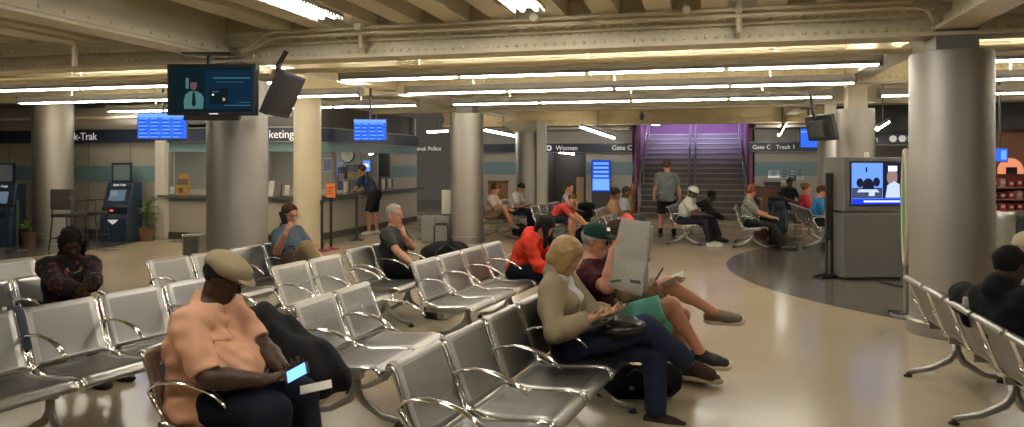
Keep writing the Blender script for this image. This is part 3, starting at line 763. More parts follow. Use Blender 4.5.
# sign bands -------------------------------------------------------
def band(label, a, b_, z0, z1, texts, th=.10):
    """a straight navy band from a to b_ (plan points), text items (offset m, body, size)"""
    a, b_ = Vector(a), Vector(b_); L = (b_ - a).length; rz = math.atan2((b_ - a).y, (b_ - a).x)
    t = thing('sign_band', label, 'sign', (a.x, a.y, z0), rz)
    MB().bx(0, L, 0, th, 0, z1 - z0).build('sign_panel', M_SIGN, t, bevel=.006)
    MB().bx(0, L, -.012, th, -.012, 0).bx(0, L, -.012, th, z1 - z0, z1 - z0 + .012).build('sign_edge', mat('sign_edge', (.28, .27, .25), rough=.35, metal=.8), t)
    for off, body, size, *rt in texts: lettering(body, size, t, (off, -.004, (z1 - z0) / 2 - size * .34), right=rt[0] if rt else None)
    return t
sb = tag(ribbon('sign_band', 2.17, 2.46, M_SIGN, off=.06, th=.16), 'navy sign band curving round the ticket office reading Ticketing', 'sign')
sbe = ribbon('sign_edge', 2.46, 2.485, mat('sign_edge', (.28, .27, .25), rough=.35, metal=.8), off=.075, th=.12); sbe.parent = sb
sbe = ribbon('sign_edge', 2.15, 2.172, MATS['sign_edge'], off=.075, th=.12); sbe.parent = sb
xt = W(259, 133, 15.4).x
lettering('Ticketing', .25, sb, (0, YT - .066, 2.235), right=back_x(294, YT - .06))
band('navy sign band above the ticket machines reading Quik-Trak', (-22, YT - .06), (xo0 - .0, YT - .06), 2.17, 2.46, [(0, 'Quik-Trak', .24, back_x(97, YT - .06) + 22)])

# ------------------------------------------------------------------ back of the hall
YB = 24.0; XA, XC = -2.02, 1.42          # stair opening
wb = M_WALL
xd0, xd1 = back_x(547), back_x(586)
wallseg('wall_back', [(XS, xd0, YB, YB + .2, 0, 3.4), (xd1, XA - .1, YB, YB + .2, 0, 3.4), (XC + .1, 14, YB, YB + .2, 0, 3.4), (xd0, xd1, YB, YB + .2, 2.05, 3.4)], wb, 'pale panelled back wall of the hall')
struct(MB().bx(XS, back_x(455), YB - .1, YB, 0, 2.1).build('door_1', mat('dark_glass_door', (.03, .03, .033), rough=.2)), 'dark glazed doors under the police sign')
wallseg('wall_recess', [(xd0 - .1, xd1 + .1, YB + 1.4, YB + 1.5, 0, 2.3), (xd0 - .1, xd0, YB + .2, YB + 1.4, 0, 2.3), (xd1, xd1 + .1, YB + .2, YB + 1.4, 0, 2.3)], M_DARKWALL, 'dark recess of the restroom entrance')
wallseg('trim_18', [(back_x(478), xd0, YB - .02, YB, 1.30, 1.72), (xd1, XA - .12, YB - .02, YB, 1.30, 1.72), (XC + .15, 9.5, YB - .02, YB, 1.30, 1.72)], M_TEAL, 'teal stripe along the back wall')
struct(MB().bx(XS, XA - .1, YB - .03, YB, 0, .15).bx(XC + .1, 14, YB - .03, YB, 0, .15).build('baseboard_back', M_BASE))
struct(MB().bx(XS, XA - .1, 22.6, YB + .1, 2.72, 2.8).bx(XC + .1, 14, 22.6, YB + .1, 2.72, 2.8).build('ceiling_back', mat('low_ceiling', (.30, .28, .25), rough=.7)), 'low ceiling beyond the farthest beam')
z0b, z1b = 2.04, 2.32
xm = back_x(421)
band('navy sign band on the back wall reading Amtrak Police', (XS + .05, YB - .15), (back_x(516), YB - .15), z0b, z1b, [(0, 'Amtrak Police', .20, back_x(441, YB - .15) - XS - .05)])
tw = band('navy sign band on the back wall reading Women and Gate C', (back_x(544), YB - .15), (XA - .12, YB - .15), z0b, z1b, [(.42, 'Women', .22), (0, 'Gate C', .22, back_x(632, YB - .15) - back_x(544))])
MB().cyl((.20, -.004, .14), (.20, -.012, .14), .095, n=20).build('symbol', M_LETTER, tw); MB().cyl((.20, -.012, .14), (.20, -.016, .14), .045, n=16).build('symbol_centre', M_SIGN, tw)
band('navy sign band right of the stairs reading Gate C Track 1', (back_x(748), YB - .15), (back_x(822), YB - .15), z0b, z1b, [(.12, 'Gate C', .18), (.80, 'Track 1', .18)])
tr = band('navy sign band behind the right column with round symbols', (W(872, 140, 19).x, W(872, 140, 19).y), (W(912, 140, 18.6).x, W(912, 140, 18.6).y), 2.16, 2.46, [(.03, 'n', .22), (.80, 'F', .22)])
for k in range(2): MB().cyl((.48 + .21 * k, -.004, .15), (.48 + .21 * k, -.012, .15), .085, n=20).build('symbol', M_LETTER, tr)
struct(MB().bx(3.2, 14, YB - 4.4, YB - 4.2, 2.48, 3.1).build('trim_19', M_DARKWALL), 'dark bulkhead above the shop front')

# paper notices right of the stairs
for (px0, px1, py0, py1, m_, lab) in ((768, 780, 170, 177, M_LETTER, 'white lettered notice on the wall right of the stairs'), (781, 788, 171, 182, mat('paper', (.6, .6, .58)), 'small white notice pinned beside a blue poster'),
                                     (789, 796, 168, 180, mat('blue_poster', (.03, .06, .12)), 'dark blue poster on the wall right of the stairs'), (797, 804, 168, 179, MATS['paper'], 'pale poster at the right end of the notices')):
    d = 23.9
    a, c = W(px0, py1, d), W(px1, py0, d)
    o = thing('wall_notice', lab, 'notice', (back_x(px0), YB - .012, a.z)); w_ = back_x(px1) - back_x(px0); h_ = c.z - a.z
    MB().bx(0, w_, -.008, .01, 0, h_).build('sheet', m_, o)
    g = MB()
    for r_ in range(3): g.bx(w_ * .15, w_ * (.85 - .1 * r_), -.011, -.008, h_ * (.75 - .22 * r_), h_ * (.83 - .22 * r_))
    g.build('print', mat('print_ink', (.05, .05, .05)) if m_ is not MATS.get('blue_poster') else MATS['paper'], o)

# ------------------------------------------------------------------ stairs
st = thing('staircase', 'wide dark staircase with a central handrail rising to the street', 'staircase', (XA, 22.9, 0))
SW = XC - XA; RISE, RUN, NS = .17, .29, 16
M_TREAD = mat('stair_tread', (.085, .065, .058), rough=.35); M_NOSE = mat('stair_nosing', (.24, .22, .21), rough=.35, metal=.4)
for k in range(NS):
    s_ = MB().bx(0, SW, k * RUN, k * RUN + RUN + .05, k * RISE, (k + 1) * RISE).build('step', M_TREAD, st)
    MB().bx(0, SW, k * RUN - .012, k * RUN + .03, (k + 1) * RISE - .028, (k + 1) * RISE + .004).build('nosing', M_NOSE, s_)
M_RAIL = mat('rail_steel', (.40, .37, .35), rough=.4, metal=1.); M_MAGENTA = mat('magenta_wall', (.22, .07, .135), rough=.55); M_COPPER = mat('rail_post_copper', (.32, .13, .07), rough=.35, metal=.6)
sl = RISE / RUN
for xx in (SW / 2 - .09, SW / 2 + .09):
    h = MB(); h.tube([(xx, .0, .0), (xx, .0, .92), (xx, .12, 1.03), (xx, 4.6, 1.03 + 4.48 * sl), (xx, 5.3, 1.03 + 4.48 * sl)], .028, 10)
    for k in range(1, 4): h.cyl((xx, k * 1.4, k * 1.4 * sl), (xx, k * 1.4, 1.0 + (k * 1.4 - .12) * sl), .02, n=8)
    h.build('handrail', M_RAIL, st, smooth=True)
for g, xx in ((-1, .16), (1, SW - .16)):
    h = MB(); h.tube([(xx, -.25, 0), (xx, -.25, .95), (xx, -.05, 1.02), (xx, 4.6, 1.02 + 4.6 * sl)], .03, 10)
    for k in range(4): h.cyl((xx, .4 + k * 1.3, (.4 + k * 1.3) * sl), (xx, .4 + k * 1.3, 1.04 + (.4 + k * 1.3) * sl), .022, n=8)
    h.build('handrail', M_RAIL, st, smooth=True)
    pst = MB(); x1 = xx - g * .0
    pst.lathe([(.10, 0), (.10, .05), (.06, .08), (.055, .75), (.075, .80), (.085, .95), (.05, 1.06), (.02, 1.10)], (xx + g * .16, -.30, 0), 16)
    pst.build('newel_post', M_COPPER, st, smooth=True)
wallseg('wall_stair', [(XA - .15, XA, YB, 31, 0, 7.5), (XC, XC + .15, YB, 31, 0, 7.5), (XA, XC, 29.5, 29.6, 2.4, 7.5)], M_MAGENTA, 'magenta walls of the stairwell')
struct(MB().bx(XA, XC, 22.9 + NS * RUN, 29.6, NS * RISE - .12, NS * RISE).build('trim_20', M_TREAD), 'dark landing at the top of the stairs')
struct(MB().prism([(22.9, 0), (22.9, .30), (24.05, .30 + 1.15 * RISE / RUN), (24.05, 0)], XA - .06, XA, 'x').prism([(22.9, 0), (22.9, .30), (24.05, .30 + 1.15 * RISE / RUN), (24.05, 0)], XC, XC + .06, 'x').build('trim_21', M_TREAD), 'dark stringers at the foot of the stairs')
struct(MB().bx(XA - .15, XC + .15, 24, 31, 4.9, 5.0).build('ceiling_stair', mat('stair_soffit', (.20, .09, .14), rough=.6)), 'pink soffit over the stairs')
for k, (xx, yy, zz) in enumerate(((XA + .45, 26.2, 3.02), (XC - 1.5, 27.0, 3.12))):
    o = thing('stair_light', ('white strip light at the top left of the stairwell', 'white strip light above the middle of the stairs')[k], 'light', (xx, yy, zz), R(70 - 20 * k))
    MB().bx(-.28, .28, -.06, .06, 0, .06).build('fixture_body', M_FIX, o); MB().bx(-.26, .26, -.05, .05, -.02, 0).build('tube', emis('stair_tube', (1, .95, .95), 9), o)
    MB().cyl((0, 0, .06), (0, 0, 4.9 - zz), .012).build('hanger', M_PIPE, o)
def area(name, loc, rot, size, e, col):
    l = bpy.data.lights.new(name, 'AREA'); l.shape = 'RECTANGLE'; l.size, l.size_y = size; l.energy = e; l.color = col
    o = bpy.data.objects.new(name, l); COL.objects.link(o); o.location = loc; o.rotation_euler = rot; return o
area('stair_riser_fill', ((XA + XC) / 2, 25.3, 4.75), (R(40), 0, 0), (2.8, .8), 250, (.52, .52, 1.0)).data.spread = R(95)  # unseen blue lamp added under the soffit to tint the upper risers

# ------------------------------------------------------------------ right end: shop front
xs0 = 5.4
wallseg('wall_shop', [(xs0, 14, 20.3, 20.5, 0, 2.5)], mat('shop_wall', (.26, .12, .07), rough=.5, var=.1), 'rust coloured wall of the shop')
wallseg('wall_right', [(13.8, 14, -5, 24, 0, 3.8)], M_WALL)
wallseg('wall_front', [(-22, 14, -5.2, -5, 0, 3.8)], M_WALL)
wallseg('wall_far_left', [(-22.2, -22, -5, 14.4, 0, 3.8)], M_WALL)
def at_shelf(px, d): return W(px, HZ, d)
sh = thing('shop_shelf', 'red tiered display shelf at the shop beyond the right column', 'shelf', (at_shelf(1012, 16.4).x, at_shelf(1012, 16.4).y, 0), YAW)
MB().bx(-.75, .95, -.2, .3, 0, .62).build('cabinet', mat('shelf_red', (.16, .03, .025), rough=.4), sh)
for k in range(3): MB().bx(-.75, .95, -.2, .3, .62 + .26 * k, .645 + .26 * k).build('shelf_board', mat('shelf_board', (.25, .2, .17), rough=.4), sh)
MB().bx(-.75, .95, .28, .32, .62, 1.45).build('back_panel', MATS['shelf_red'], sh)
cols = [(.35, .03, .03), (.45, .06, .05), (.22, .02, .03), (.5, .30, .28), (.30, .03, .05)]
for r_ in range(3):
    for k in range(9):
        hh = .14 + .05 * random.random()
        o = MB().box((0, 0, hh / 2), (.11, .12, hh)).box((0, -.061, hh * .55), (.08, .004, hh * .35), 1).build('snack_packet', [mat(f'packet_{(k * 3 + r_) % 5}', cols[(k * 3 + r_) % 5], rough=.4), mat('packet_label', (.6, .55, .5))], bevel=.012)
        o.location = sh.matrix_basis @ Vector((-.66 + .185 * k, -.08, .645 + .26 * r_)) if False else Matrix.Translation(sh.location) @ Matrix.Rotation(YAW, 4, 'Z') @ Vector((-.66 + .185 * k, -.08, .646 + .26 * r_)); o.rotation_euler = (0, 0, YAW)
        tag(o, ('red snack packet standing on the lower shelf of the shop display', 'red snack packet standing on the middle shelf of the shop display', 'red snack packet standing on the top shelf of the shop display')[r_], 'packet', ('packets on the lower shop shelf', 'packets on the middle shop shelf', 'packets on the top shop shelf')[r_])
o = thing('wall_emblem', 'dark rounded panel on a glowing rust disc above the shop shelves', 'sign', tuple(W(1011, 171, 17.2)), YAW)
MB().cyl((0, 0, 0), (0, .03, 0), .30, n=28).build('wall_glow_disc', mat('wall_glow', (.5, .18, .10), emit=(1, .35, .18), estr=.5), o); MB().box((0, -.02, -.02), (.26, .03, .22)).build('emblem_panel', M_BLACK, o, bevel=.05, seg=4)  # disc glows by itself in place of light on the rust wall

# litter bins at the right
def bin_(px, d, r, h, lab, m, lid):
    p = W(px, HZ, d); t = thing('litter_bin', lab, 'bin', (p.x, p.y, 0))
    MB().lathe([(r * .92, 0), (r, .02), (r, h - .12)], (0, 0, 0), 32).build('bin_body', m, t, smooth=True)
    MB().lathe([(r * 1.04, h - .13), (r * 1.04, h - .03), (r * .9, h), (r * .5, h)], (0, 0, 0), 32).build('bin_lid', lid, t, smooth=True)
    MB().cyl((0, -r * .2, h), (0, -r * .2, h + .006), r * .42, n=24).build('opening', M_BLACK, t)
bin_(1004, 10.5, .135, 1.02, 'slim beige metal bin just right of the large column', mat('bin_beige', (.45, .42, .36), rough=.35, metal=.4), M_BEAMSTEEL)
bin_(1022, 10.8, .14, 1.0, 'dark blue bin next to the beige bin at the right edge', mat('bin_blue', (.02, .04, .06), rough=.35), M_BLACK)

# ------------------------------------------------------------------ screens
def screen_box(label, cat, pos, w, h, rz, name='departure_screen', tilt=0., depth=.07, bez=.012, content=None, mount=None, dark=False):
    """flat screen facing -Y in its own frame; content(parent, w, h) adds the picture"""
    t = thing(name, label, cat, tuple(pos), rz); t.rotation_euler = (tilt, 0, rz)
    MB().bx(-w / 2, w / 2, 0, depth, -h / 2, h / 2).build('casing', M_BLACK, t, bevel=.008)
    iw, ih = w - 2 * bez, h - 2 * bez
    if content: content(t, iw, ih)
    if mount:
        MB().cyl((0, depth * .6, h / 2 - .02), (0, depth * .6, h / 2 + mount), .022, n=12).box((0, depth * .6, h / 2 + mount), (.3, .12, .02)).build('ceiling_mount', M_BLACK, t)
    return t
E_BLUE = emis('screen_blue', (.025, .10, .62), 1.2); E_BLUE2 = emis('screen_blue_light', (.13, .30, .90), 1.1); E_BLUED = emis('screen_blue_dark', (.012, .05, .42), 1.2); E_WHITE = emis('screen_white', (.75, .85, 1.0), 1.3)
def departures(rows=11, cols=4):
    def f(t, w, h):
        b = MB(); y = -.004
        b.bx(-w / 2, w / 2, y, 0, -h / 2, h / 2, 0); y2 = y - .003
        b.bx(-w / 2, w / 2, y2, y, h / 2 - h * .16, h / 2, 1)
        rh = h * .80 / rows
        for r_ in range(rows):
            zt = h / 2 - h * .18 - r_ * rh
            x = -w / 2 + .03 * w
            for c in range(cols):
                cw = w * .94 / cols; ln = cw * random.uniform(.45, .9)
                b.bx(x, x + ln, y2, y, zt - rh * .62, zt - rh * .12, 2 if (r_ % 2) else 1); x += cw
        b.build('display', [E_BLUE, E_BLUE2, E_BLUED], t)
    return f
screen_box('blue departures screen hanging above the ticket machines', 'screen', W(162, 126, 14.0), .945, .495, YAW, content=departures(), mount=.55)
screen_box('blue departures screen hanging over the ticket office corner', 'screen', W(370, 130, 13.4), .60, .40, YAW, content=departures(9, 4), mount=.6)
screen_box('blue screen hanging in front of the narrow far right column', 'screen', W(809, 138, 16.6), .40, .44, YAW, content=lambda t, w, h: MB().bx(-w / 2, w / 2, -.004, 0, -h / 2, h / 2).bx(-w / 2, w / 2, -.006, -.004, h * .30, h * .36, 1).build('display', [E_BLUE, E_BLUE2], t), mount=.45)
def shopscreen(t, w, h):
    MB().bx(-w / 2, w / 2, -.004, 0, -h / 2, h / 2).bx(0, w * .4, -.006, -.004, -h * .35, h * .35, 1).build('display', [E_BLUE, E_BLUE2], t)
screen_box('small blue screen hanging right of the large column', 'screen', W(1001, 155, 12.5), .24, .24, YAW, content=shopscreen, mount=1.15)
def gate_board(t, w, h):
    b = MB(); b.bx(-w / 2, w / 2, -.004, 0, -h / 2, h / 2, 0)
    for k in range(4): b.bx(-w * .42, w * .42, -.007, -.004, h * (.36 - k * .135), h * (.43 - k * .135), 1)
    b.bx(-w * .46, w * .46, -.007, -.004, -h * .46, -h * .10, 2)
    b.build('display', [E_BLUED, E_BLUE2, emis('screen_blue_mid', (.10, .22, .90), 1.5)], t)
gb = screen_box('tall blue gate screen standing at the wall left of the stairs', 'screen', Vector((back_x(602), YB - .25, 1.72 - 14 / FPX * 23.4)), .60, 1.02, 0, content=gate_board)
MB().bx(-.30, .30, .01, .06, -1.25, -.51).build('stand', M_DARKWALL, gb)

# televisions
def officer(t, w, h):
    b = MB(); y = -.004; z = lambda v: -h / 2 + v * h; x = lambda u: -w / 2 + u * w
    b.bx(x(0), x(1), y, 0, z(0), z(1), 0)
    b.bx(x(.42), x(1), y - .002, y, z(.06), z(.94), 1)
    y -= .004
    b.add([(x(u), y, z(v)) for u, v in ((.17, .06), (.40, .06), (.41, .30), (.385, .40), (.32, .46), (.24, .46), (.185, .38), (.165, .25))], [tuple(range(8))], 2)
    b.add([(x(.285 + .042 * math.cos(a)), y - .001, z(.60 + .12 * math.sin(a))) for a in np.linspace(0, 2 * PI, 20, endpoint=False)], [tuple(range(20))], 3)
    b.add([(x(u), y - .002, z(v)) for u, v in ((.235, .66), (.335, .66), (.34, .76), (.30, .83), (.25, .80))], [tuple(range(5))], 4)
    b.add([(x(u), y - .002, z(v)) for u, v in ((.275, .44), (.30, .44), (.315, .16), (.29, .10), (.265, .16))], [tuple(range(5))], 4)
    b.bx(x(.19), x(.225), y - .002, y, z(.52), z(.76), 2)
    b.bx(x(.52), x(.98), y - .002, y, z(.745), z(.775), 5); b.bx(x(.56), x(.90), y - .002, y, z(.66), z(.672), 5); b.bx(x(.66), x(.98), y - .002, y, z(.13), z(.15), 5); b.bx(x(.84), x(.98), y - .002, y, z(.20), z(.215), 5)
    b.bx(x(.48), x(.70), y - .002, y, z(.16), z(.52), 4); b.bx(x(.51), x(.60), y - .003, y, z(.44), z(.46), 5); b.bx(x(.51), x(.535), y - .003, y, z(.36), z(.40), 6); b.bx(x(.64), x(.67), y - .003, y, z(.24), z(.31), 7)
    b.build('display', [emis('tv_dark', (.003, .010, .012), 1), emis('tv_navy', (.004, .015, .032), 1), emis('tv_shirt', (.05, .12, .115), 1), emis('tv_skin', (.09, .05, .04), 1), emis('tv_black', (.004, .008, .012), 1), emis('tv_text', (.03, .085, .11), 1), emis('tv_white', (.5, .55, .55), 1), emis('tv_orange', (.35, .2, .08), 1)], t)
tv = screen_box('black flat television hanging from the beam, showing a man in a tie', 'television', W(211.5, 89.5, 8.3), 1.0, .575, YAW, name='television', content=officer, depth=.09, bez=.04)
MB().bx(-.32, .30, .01, .08, -.345, -.285).build('speaker_bar', M_BLACK, tv, bevel=.006)
MB().bx(-.025, .075, -.004, .0, -.278, -.266).build('badge', M_LETTER, tv)
MB().cyl((-.05, .05, .28), (-.05, .05, .40), .022).box((-.05, .05, .405), (.55, .16, .022)).bx(-.30, .2, .09, .13, -.05, .05).build('ceiling_mount', M_BLACK, tv)
pt = W(287, 96, 8.7)
tv2 = thing('television', 'black television seen from its side, tilted down beside the column', 'television', tuple(pt), R(72)); tv2.rotation_euler = (R(24), 0, R(104))
MB().bx(-.42, .42, 0, .09, -.27, .27).build('casing', M_BLACK, tv2, bevel=.012)
MB().bx(-.38, .38, -.005, 0, -.23, .23).build('display', mat('tv_off', (.025, .024, .022), rough=.25), tv2)
MB().bx(-.2, .2, .09, .15, -.16, .16).tube([(0, .14, .05), (0, .24, .30), (0, .22, .48)], .03, 8).build('ceiling_mount', M_BLACK, tv2)
pt = W(824, 127, 12.0)
tv3 = thing('television', 'black television hanging from behind in front of the narrow right column', 'television', tuple(pt), R(120)); tv3.rotation_euler = (R(-12), 0, R(118))
MB().bx(-.33, .33, 0, .10, -.21, .21).build('casing', M_BLACK, tv3, bevel=.02); MB().bx(-.18, .18, .10, .16, -.13, .13).bx(-.12, .12, -.02, 0, -.14, .14).build('back_cover', mat('tv_grey', (.03, .03, .032), rough=.5), tv3)
MB().tube([(0, .13, .1), (0, .15, .3), (.05, .1, .62)], .025, 8).build('ceiling_mount', M_BLACK, tv3)

# grey information cabinet with a screen
pk = W(874, HZ, 10.8); pk.z = 0
ck = thing('information_cabinet', 'grey free-standing information cabinet with a news screen', 'cabinet', tuple(pk), YAW + R(4))
M_CAB = mat('cabinet_grey', (.105, .105, .105), rough=.45)
MB().bx(-.45, .45, 0, .55, .03, .98).build('lower_cabinet', M_CAB, ck, bevel=.012); MB().bx(-.45, .45, 0, .55, .995, 1.79).build('upper_cabinet', M_CAB, ck, bevel=.012); MB().bx(-.42, .42, .03, .52, 0, .03).build('plinth', M_BLACK, ck)
MB().lathe([(.035, 0), (.035, .05), (.02, .08)], (.0, .2, 1.79), 12).build('vent_cap', M_WHITE, ck)
def news(t, w, h, ox, oz):
    b = MB(); X = lambda u: ox - w / 2 + u * w; Z = lambda v: oz - h / 2 + v * h; y = -.012
    b.bx(X(0), X(1), y, 0, Z(0), Z(1), 0); b.bx(X(0), X(1), y - .002, y, Z(0), Z(.13), 1); b.bx(X(.24), X(.98), y - .004, y, Z(.05), Z(.085), 2)
    b.bx(X(.63), X(1), y - .002, y, Z(.14), Z(1), 3); b.bx(X(0), X(.62), y - .002, y, Z(.14), Z(.40), 4)
    for u, r_, v in ((.16, .07, .52), (.50, .07, .54), (.33, .12, .44)):
        b.add([(X(u + r_ * math.cos(a)), y - .004, Z(v + r_ * 1.6 * math.sin(a))) for a in np.linspace(0, 2 * PI, 16, endpoint=False)], [tuple(range(16))], 3)
    b.add([(X(u), y - .005, Z(v)) for u, v in ((.14, .36), (.50, .36), (.56, .29), (.10, .29))], [(0, 1, 2, 3)], 5); b.bx(X(.34), X(.46), y - .007, y, Z(.20), Z(.33), 5); b.bx(X(.28), X(.31), y - .006, y, Z(.78), Z(.90), 3)
    b.add([(X(.82 + .11 * math.cos(a)), y - .004, Z(.66 + .22 * math.sin(a))) for a in np.linspace(0, 2 * PI, 16, endpoint=False)], [tuple(range(16))], 6)
    b.add([(X(u), y - .005, Z(v)) for u, v in ((.68, .16), (.98, .16), (.97, .48), (.86, .56), (.72, .46))], [(0, 1, 2, 3, 4)], 5); b.bx(X(.74), X(.92), y - .006, y, Z(.80), Z(.93), 2)
    b.build('display', [emis('news_blue', (.12, .26, .75), 1.1), emis('news_banner', (.01, .03, .60), 1.3), E_WHITE, emis('news_dark', (.01, .012, .03), 1), emis('news_desk', (.05, .06, .12), 1), emis('news_pale', (.45, .55, .8), 1), emis('news_skin', (.25, .16, .14), 1)], t)
news(ck, .74, .60, .03, 1.405)
MB().bx(-.37, .43, -.006, .0, 1.075, 1.735).build('screen_bezel', M_BLACK, ck)
cb = MB(); pc = G(908, 316)
cb.tube([(pc.x + .16 * math.cos(a * 1.1) + .02 * math.sin(3 * a), pc.y + .10 * math.sin(a) + .02 * a / 6, .015 + .012 * (1 + math.sin(a * 1.7))) for a in np.linspace(0, 15, 60)], .009, 6)
tag(cb.build('cable', M_RUBBER, smooth=True), 'coil of black cable lying on the floor beside the large column', 'cable')
cb2 = MB(); a_ = G(880, 282); c_ = G(903, 287); cb2.tube([a_ + Vector((0, 0, .01)), (a_ + c_) / 2 + Vector((.05, -.15, .01)), c_ + Vector((0, 0, .01))], .01, 6)
tag(cb2.build('cable', M_RUBBER, smooth=True), 'short black cable on the floor at the foot of the grey cabinet', 'cable')

# green oval sign seen almost edge on beside the large column
po = W(905.5, 207, 8.3)
ov = thing('oval_sign', 'tall green oval sign with a cream rim seen edge on beside the column', 'sign', tuple(po), R(80.5))
pts = [(.30 * math.cos(a), .62 * math.sin(a)) for a in np.linspace(0, 2 * PI, 40, endpoint=False)]
MB().prism(pts, -.012, .012, 'y').build('panel', mat('sign_green', (.05, .25, .06), rough=.4), ov)
MB().tube([(u * 1.03, 0, v * 1.02) for u, v in pts] + [(pts[0][0] * 1.03, 0, pts[0][1] * 1.02)], .028, 8).build('rim', mat('rim_cream', (.55, .50, .38), rough=.4), ov, smooth=True)
MB().cyl((0, 0, -.6), (0, 0, -1.36), .02).lathe([(.16, 0), (.16, .015), (.03, .03)], (0, 0, -po.z), 20).build('stand', M_BEAMSTEEL, ov)

# black sign stand seen from its edge
ps_ = G(829, 277)
fs = thing('sign_stand', 'tall black sign stand seen edge on in front of the grey cabinet', 'stand', tuple(ps_), YAW + R(20))
MB().bx(-.22, .22, -.10, -.04, 0, .03).bx(-.22, .22, .06, .12, 0, .03).bx(-.03, .03, -.10, .12, .0, .05).build('foot', M_BLACK, fs)
for k, xx in enumerate((-.045, .045)): MB().bx(xx - .017, xx + .017, -.02, .02, .03, 1.56).build('upright', M_BLACK, fs, bevel=.004)
MB().bx(-.028, .028, -.008, .008, .55, 1.55).build('board', mat('board_dark', (.05, .05, .05), rough=.4), fs)

# ------------------------------------------------------------------ linear lights
def light_bar(x0, x1, Y, lab, z=2.86):
    t = thing('light_bar', lab, 'light', ((x0 + x1) / 2, Y, z)); L = x1 - x0
    MB().prism([(-.085, .0), (.085, .0), (.105, .035), (.105, .115), (.09, .115), (.07, .05), (-.07, .05), (-.09, .115), (-.105, .115), (-.105, .035)], -L / 2, L / 2, 'x').build('housing', M_FIX, t)
    n = max(1, int(round(L / 1.75)))
    for k in range(n):
        a = -L / 2 + L * k / n + .03; e = -L / 2 + L * (k + 1) / n - .03
        MB().cyl((a, -.02, -.013), (e, -.02, -.013), .0125, n=10).build('tube', M_TUBE, t); MB().cyl((a, .0, .072), (e, .0, .072), .016, n=10).build('tube', M_TUBEUP, t)
    for g in (-1, 1): MB().prism([(-.09, -.026), (.09, -.026), (.108, .118), (-.108, .118)], g * L / 2 - .02, g * L / 2 + .02, 'x').build('end_cap', M_FIX, t)
    for k in range(3): MB().cyl((-L / 2 + L * (k + .5) / 3, 0, .10), (-L / 2 + L * (k + .5) / 3, 0, .60), .012, n=8).build('hanger', M_PIPE, t)
LB = 'double fluorescent light bar '
light_bar(-4.85, 2.0, 9.4, LB + 'across the middle of the hall, nearest of three')
light_bar(-4.75, 2.12, 11.5, LB + 'across the middle of the hall, second of three')
light_bar(-4.75, 2.2, 13.85, LB + 'across the middle of the hall, farthest of three')
light_bar(-12.75, -5.8, 9.4, LB + 'at left behind the television, nearest of three')
light_bar(-12.75, -5.6, 11.5, LB + 'at left over the hall, second of three')
light_bar(-12.9, -5.5, 13.85, LB + 'at left in front of the ticket office, farthest of three')
light_bar(2.95, 9.8, 9.4, LB + 'at the right edge behind the large column, nearest of three')
light_bar(2.95, 9.8, 11.5, LB + 'at the right edge behind the large column, second of three')
light_bar(2.95, 9.8, 13.85, LB + 'at the right edge behind the large column, farthest of three')
def strip(x, y0, y1, lab, z=3.28, double=True):
    t = thing('ceiling_light', lab, 'light', (x, (y0 + y1) / 2, z)); L = y1 - y0
    MB().bx(-.16, .16, -L / 2, L / 2, .028, .048).build('fixture_body', M_CREAM, t, bevel=.008)
    for g in ((-1, 1) if double else (0,)): MB().cyl((g * .07, -L / 2 + .03, .012), (g * .07, L / 2 - .03, .012), .024, n=10).build('tube', M_TUBE2, t)
    b = MB(); y = -L / 2
    while y < L / 2: b.bx(-.165, -.15, y, y + .03, -.02, .03); b.bx(.15, .165, y, y + .03, -.02, .03); y += .06
    b.bx(-.165, -.15, -L / 2, L / 2, .01, .03).bx(.15, .165, -L / 2, L / 2, .01, .03).build('louvre_edge', M_WHITE, t)
    for yy in (-L / 2 + .15, L / 2 - .15): MB().cyl((0, yy, .045), (0, yy, .46), .01, n=8).build('hanger', M_BLACK, t)
strip(-3.92, 5.6, 7.3, 'bare ceiling strip light near the top left of the picture'); strip(-1.72, 5.9, 7.45, 'bare ceiling strip light at the top middle of the picture'); strip(.45, 5.9, 7.35, 'bare ceiling strip light just cut off above the middle right')
def unseen_strips():
    for x, lb in ((-3.92, 'left'), (-1.72, 'middle'), (.45, 'right')): strip(x, 1.2, 3.2, f'ceiling strip light overhead in the {lb} row, out of the picture')
    for x, y, lb in ((-8.0, 4.0, 'far left bay, out of the picture'), (4.4, 2.6, 'right bay, out of the picture')): strip(x, y, y + 1.8, 'ceiling strip light in the ' + lb)
unseen_strips()
# distant single strips seen below the last beam
for (pa, pb, dd, lab) in (((485, 130), (520, 137), 21, 'white strip light under the low ceiling behind the column'), ((581, 127), (614, 138), 21.5, 'white strip light over the restroom sign'), ((559, 152), (574, 154), 25, 'small light inside the restroom entrance'), ((779, 135), (785, 124), 20, 'slanting strip light above the Gate C Track 1 sign'), ((877, 129), (888, 122), 15, 'short strip light beside the cabinet column'), ((428, 132), (447, 131), 22, 'pale ceiling light above the police sign')):
    a, c = W(*pa, dd), W(*pb, dd + (1.5 if dd != 25 else .1)); 
    o = thing('strip_light', lab, 'light', tuple((a + c) / 2)); v = c - a; mid = (a + c) / 2
    zt_ = (2.73 if mid.y > 22.5 else 3.74) - mid.z; MB().cyl((0, 0, .03), (0, 0, max(zt_, .08)), .012, n=8).build('hanger', M_FIX, o); MB().tube([a - mid, c - mid], .035, 10).build('tube', M_TUBE, o); MB().tube([a - mid + Vector((0, 0, .05)), c - mid + Vector((0, 0, .05))], .045, 6).build('fixture_body', M_FIX, o)

